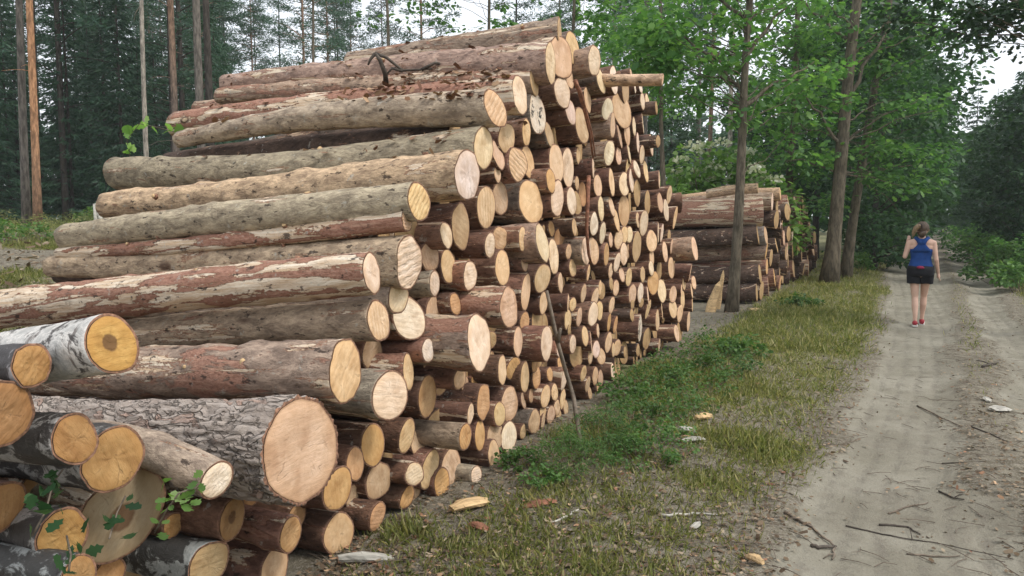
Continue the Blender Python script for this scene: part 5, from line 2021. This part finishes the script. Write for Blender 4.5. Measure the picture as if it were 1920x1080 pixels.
    # top: body of the vest, then racer straps and a central back panel
    top = shell('tank_top', [(.945, .188, .128, -.012, 0), (.985, .180, .120, -.010, 0), (1.05, .158, .105, -.002, 0), (1.12, .146, .097, 0, 0), (1.20, .162, .100, 0, 0), (1.255, .172, .102, 0, 0), (1.285, .150, .100, 0, 0)], 'tank')
    mb = MB()
    prof = ((1.215, .140), (1.25, .128), (1.285, .098), (1.32, .068), (1.36, .050), (1.40, .046), (1.425, .058))
    m_ = 12; V, Fc = [], []
    for j, (zz, hw) in enumerate(prof):
        for i in range(m_ + 1):
            x = -hw + 2 * hw * i / m_
            V.append((x, -.112 + max(0, abs(x) - .07) ** 2 * 5 + max(0, zz - 1.28) ** 1.5 * .75, zz))
    for j in range(len(prof) - 1):
        for i in range(m_):
            q = j * (m_ + 1) + i
            Fc.append((q, q + 1, q + m_ + 2, q + m_ + 1))
    mb.add(V, Fc)
    for s in (-1, 1):
        mb.tube([(s * .015, -.085, 1.34), (s * .05, -.072, 1.405), (s * .085, -.02, 1.438), (s * .095, .04, 1.42), (s * .09, .085, 1.34), (s * .07, .10, 1.26)], [.034, .028, .024, .022, .022, .024], 8)
    st = mb.build('racer_back', M['tank'], top)
    md2 = st.modifiers.new('t', 'SOLIDIFY'); md2.thickness = .012; md2.offset = 0
    # shorts: hip band and two legs
    sh = shell('shorts', [(.985, .181, .124, -.012, 0), (.94, .192, .134, -.016, 0), (.89, .196, .140, -.018, 0), (.845, .194, .134, -.015, 0), (.82, .190, .125, -.01, 0)], 'shorts')
    for s, y0 in ((-1, -.006), (1, .022)):
        c = shell('shorts_leg', [(.86, .103, .120, y0 * .3, s * .088), (.80, .103, .108, y0 * .6, s * .088), (.73, .099, .098, y0, s * .085), (.70, .099, .096, y0 * 1.1, s * .084)], 'shorts')
        c.parent = sh
    mb = MB()
    mb.tube([(-.055, -.142, .965), (-.03, -.152, .968), (.0, -.154, .966), (.03, -.152, .962), (.05, -.145, .958)], [.012, .024, .026, .022, .008], 8, jitter=.1, rng=random.Random(2))
    mb.build('waist_patch', M['pinkred'], sh)
    # hair: cap and a ponytail swung to the left
    mb = MB(); V, Fc = [], []
    n_, m_ = 28, 14
    for i in range(m_ + 1):
        ph = math.pi * (.02 + .60 * i / m_)
        for k in range(n_):
            a = 2 * math.pi * k / n_
            rr = .101 + .004 * math.sin(a * 17 + i)
            x = math.sin(ph) * math.cos(a) * rr * .97; y = math.sin(ph) * math.sin(a) * rr * 1.08; z = math.cos(ph) * rr * 1.12
            if y > .045:      # keep the face free
                z = max(z, .045 + (y - .045) * .2)
            V.append((x, .012 + y, 1.592 + z))
    for i in range(m_):
        for k in range(n_):
            Fc.append((i * n_ + k, i * n_ + (k + 1) % n_, (i + 1) * n_ + (k + 1) % n_, (i + 1) * n_ + k))
    Fc.append(tuple(range(n_)))
    mb.add(V, Fc)
    mb.tube([(-.01, -.075, 1.545), (0, -.07, 1.50), (0, -.055, 1.455)], [.075, .062, .03], 14, jitter=.06, rng=random.Random(4))
    hair = mb.build('hair', M['hair'], o)
    mb = MB()
    mb.tube([(-.02, -.09, 1.635), (-.055, -.12, 1.635), (-.092, -.125, 1.60), (-.115, -.12, 1.55), (-.125, -.11, 1.50), (-.135, -.10, 1.45)], [.026, .034, .036, .031, .024, .006], 12, jitter=.2, rng=random.Random(3))
    mb.build('ponytail', M['hair_light'], hair)
    mb = MB(); mb.tube([(-.026, -.095, 1.636), (-.04, -.108, 1.637)], [.032, .032], 12); mb.build('hair_tie', M['shorts'], hair)
    # shoes
    for (ax, ay, az, tilt) in ((-.046, -.075, .0, -.06), (.057, .27, .005, .12)):
        mb = MB()
        prof = [(-.125, .030, .075), (-.09, .038, .085), (-.03, .040, .080), (.03, .043, .062), (.08, .043, .050), (.115, .030, .038), (.13, .010, .028)]
        V, Fc = [], []
        n_ = 12
        for (yy, w, h) in prof:
            for k in range(n_):
                a = 2 * math.pi * k / n_
                V.append((math.cos(a) * w, yy, .018 + max(0, (math.sin(a) + 1) / 2) * h))
        for i in range(len(prof) - 1):
            for k in range(n_):
                Fc.append((i * n_ + k, i * n_ + (k + 1) % n_, (i + 1) * n_ + (k + 1) % n_, (i + 1) * n_ + k))
        Fc.append(tuple(range(n_ - 1, -1, -1))); Fc.append(tuple((len(prof) - 1) * n_ + k for k in range(n_)))
        mb.add(V, Fc)
        sh_ = mb.build('shoe', M['shoe'], o); sh_.location = (ax, ay, az); sh_.rotation_euler = (tilt, 0, 0)
        mb = MB(); V, Fc = [], []
        for zz, gr in ((.0, 1.03), (.026, 1.08)):
            for (yy, w, h) in prof:
                V.append((-w * gr, yy * 1.03, zz))
            for (yy, w, h) in reversed(prof):
                V.append((w * gr, yy * 1.03, zz))
        q = len(prof) * 2
        Fc = [tuple(range(q - 1, -1, -1)), tuple(range(q, 2 * q))] + [(k, (k + 1) % q, q + (k + 1) % q, q + k) for k in range(q)]
        mb.add(V, Fc); mb.build('sole', M['sole'], sh_, smooth=False)
    return o


M['skin'] = m_plain('skin', (.56, .36, .27), .55, .06, 8, 0, .35)
M['tank'] = m_plain('blue_jersey', (.012, .050, .19), .75, .18, 9, .001, .2)
M['shorts'] = m_plain('black_cloth', (.014, .014, .017), .8, .2, 9, .001, .2)
M['pinkred'] = m_plain('pink_red_cloth', (.25, .02, .06), .7, .3, 60, .002)
M['hair'] = m_plain('brown_hair', (.085, .055, .034), .55, .5, 26, .006, .4, (4, 4, .6))
M['hair_light'] = m_plain('light_brown_hair', (.20, .135, .075), .55, .5, 26, .006, .4, (4, 4, .6))
M['shoe'] = m_plain('red_shoe', (.30, .028, .04), .6, .2, 50, .001)
M['sole'] = m_plain('white_sole', (.6, .58, .54), .6, .1, 50, 0)
walker()

# ------------------------------------------------------------------ forest air
def air_box():
    t = NT('forest_air')
    pv = t.n('ShaderNodeVolumePrincipled')
    pv.inputs['Color'].default_value = (.86, .93, .95, 1)
    pv.inputs['Density'].default_value = .0009
    pv.inputs['Anisotropy'].default_value = .1
    t.l(pv.outputs[0], t.out.inputs[1])
    mb = MB()
    x0, x1, y0, y1, z0, z1 = -640, 640, -640, 640, -3.0, 30
    mb.add([(x0, y0, z0), (x1, y0, z0), (x1, y1, z0), (x0, y1, z0), (x0, y0, z1), (x1, y0, z1), (x1, y1, z1), (x0, y1, z1)],
           [(3, 2, 1, 0), (4, 5, 6, 7), (0, 1, 5, 4), (1, 2, 6, 5), (2, 3, 7, 6), (3, 0, 4, 7)])
    return tag(mb.build('haze', t.m, smooth=False), 'thin pale haze between the trees', None, None, 'stuff')


air_box()

# ------------------------------------------------------------------ daylight: bright overcast
SUN_EL, SUN_AZ = 52, 118       # azimuth clockwise from +Y
wd = bpy.data.worlds.new('World'); S.world = wd; wd.use_nodes = True
nt = wd.node_tree; nt.nodes.clear()
out = nt.nodes.new('ShaderNodeOutputWorld'); bg = nt.nodes.new('ShaderNodeBackground')
sky = nt.nodes.new('ShaderNodeTexSky'); sky.sky_type = 'NISHITA'; sky.sun_disc = False
sky.sun_elevation = R(SUN_EL); sky.sun_rotation = R(SUN_AZ); sky.air_density = 1.2; sky.dust_density = 3.0
mx = nt.nodes.new('ShaderNodeMix'); mx.data_type = 'RGBA'; mx.inputs[0].default_value = .72
mx.inputs[7].default_value = (9.0, 9.2, 9.6, 1)        # the even cloud cover over the clear sky
nt.links.new(sky.outputs[0], mx.inputs[6]); nt.links.new(mx.outputs[2], bg.inputs[0])
bg.inputs[1].default_value = .12
nt.links.new(bg.outputs[0], out.inputs[0])
sd = bpy.data.lights.new('sun', 'SUN'); sd.energy = 1.6; sd.angle = R(14); sd.color = (1, .965, .91)
so = bpy.data.objects.new('sun', sd); COL.objects.link(so)
v = Vector((math.sin(R(SUN_AZ)) * math.cos(R(SUN_EL)), math.cos(R(SUN_AZ)) * math.cos(R(SUN_EL)), math.sin(R(SUN_EL))))
so.rotation_euler = v.to_track_quat('Z', 'Y').to_euler()

vs = S.view_settings
S.display_settings.display_device = 'sRGB'
vs.view_transform = 'Standard'; vs.look = 'None'; vs.gamma = 1; vs.use_curve_mapping = False
vs.exposure = 0.54
S.render.engine = 'CYCLES'
S.cycles.max_bounces = 6; S.cycles.diffuse_bounces = 3; S.cycles.glossy_bounces = 2; S.cycles.transmission_bounces = 3
S.cycles.transparent_max_bounces = 6; S.cycles.use_denoising = True
S.cycles.caustics_reflective = False; S.cycles.caustics_refractive = False
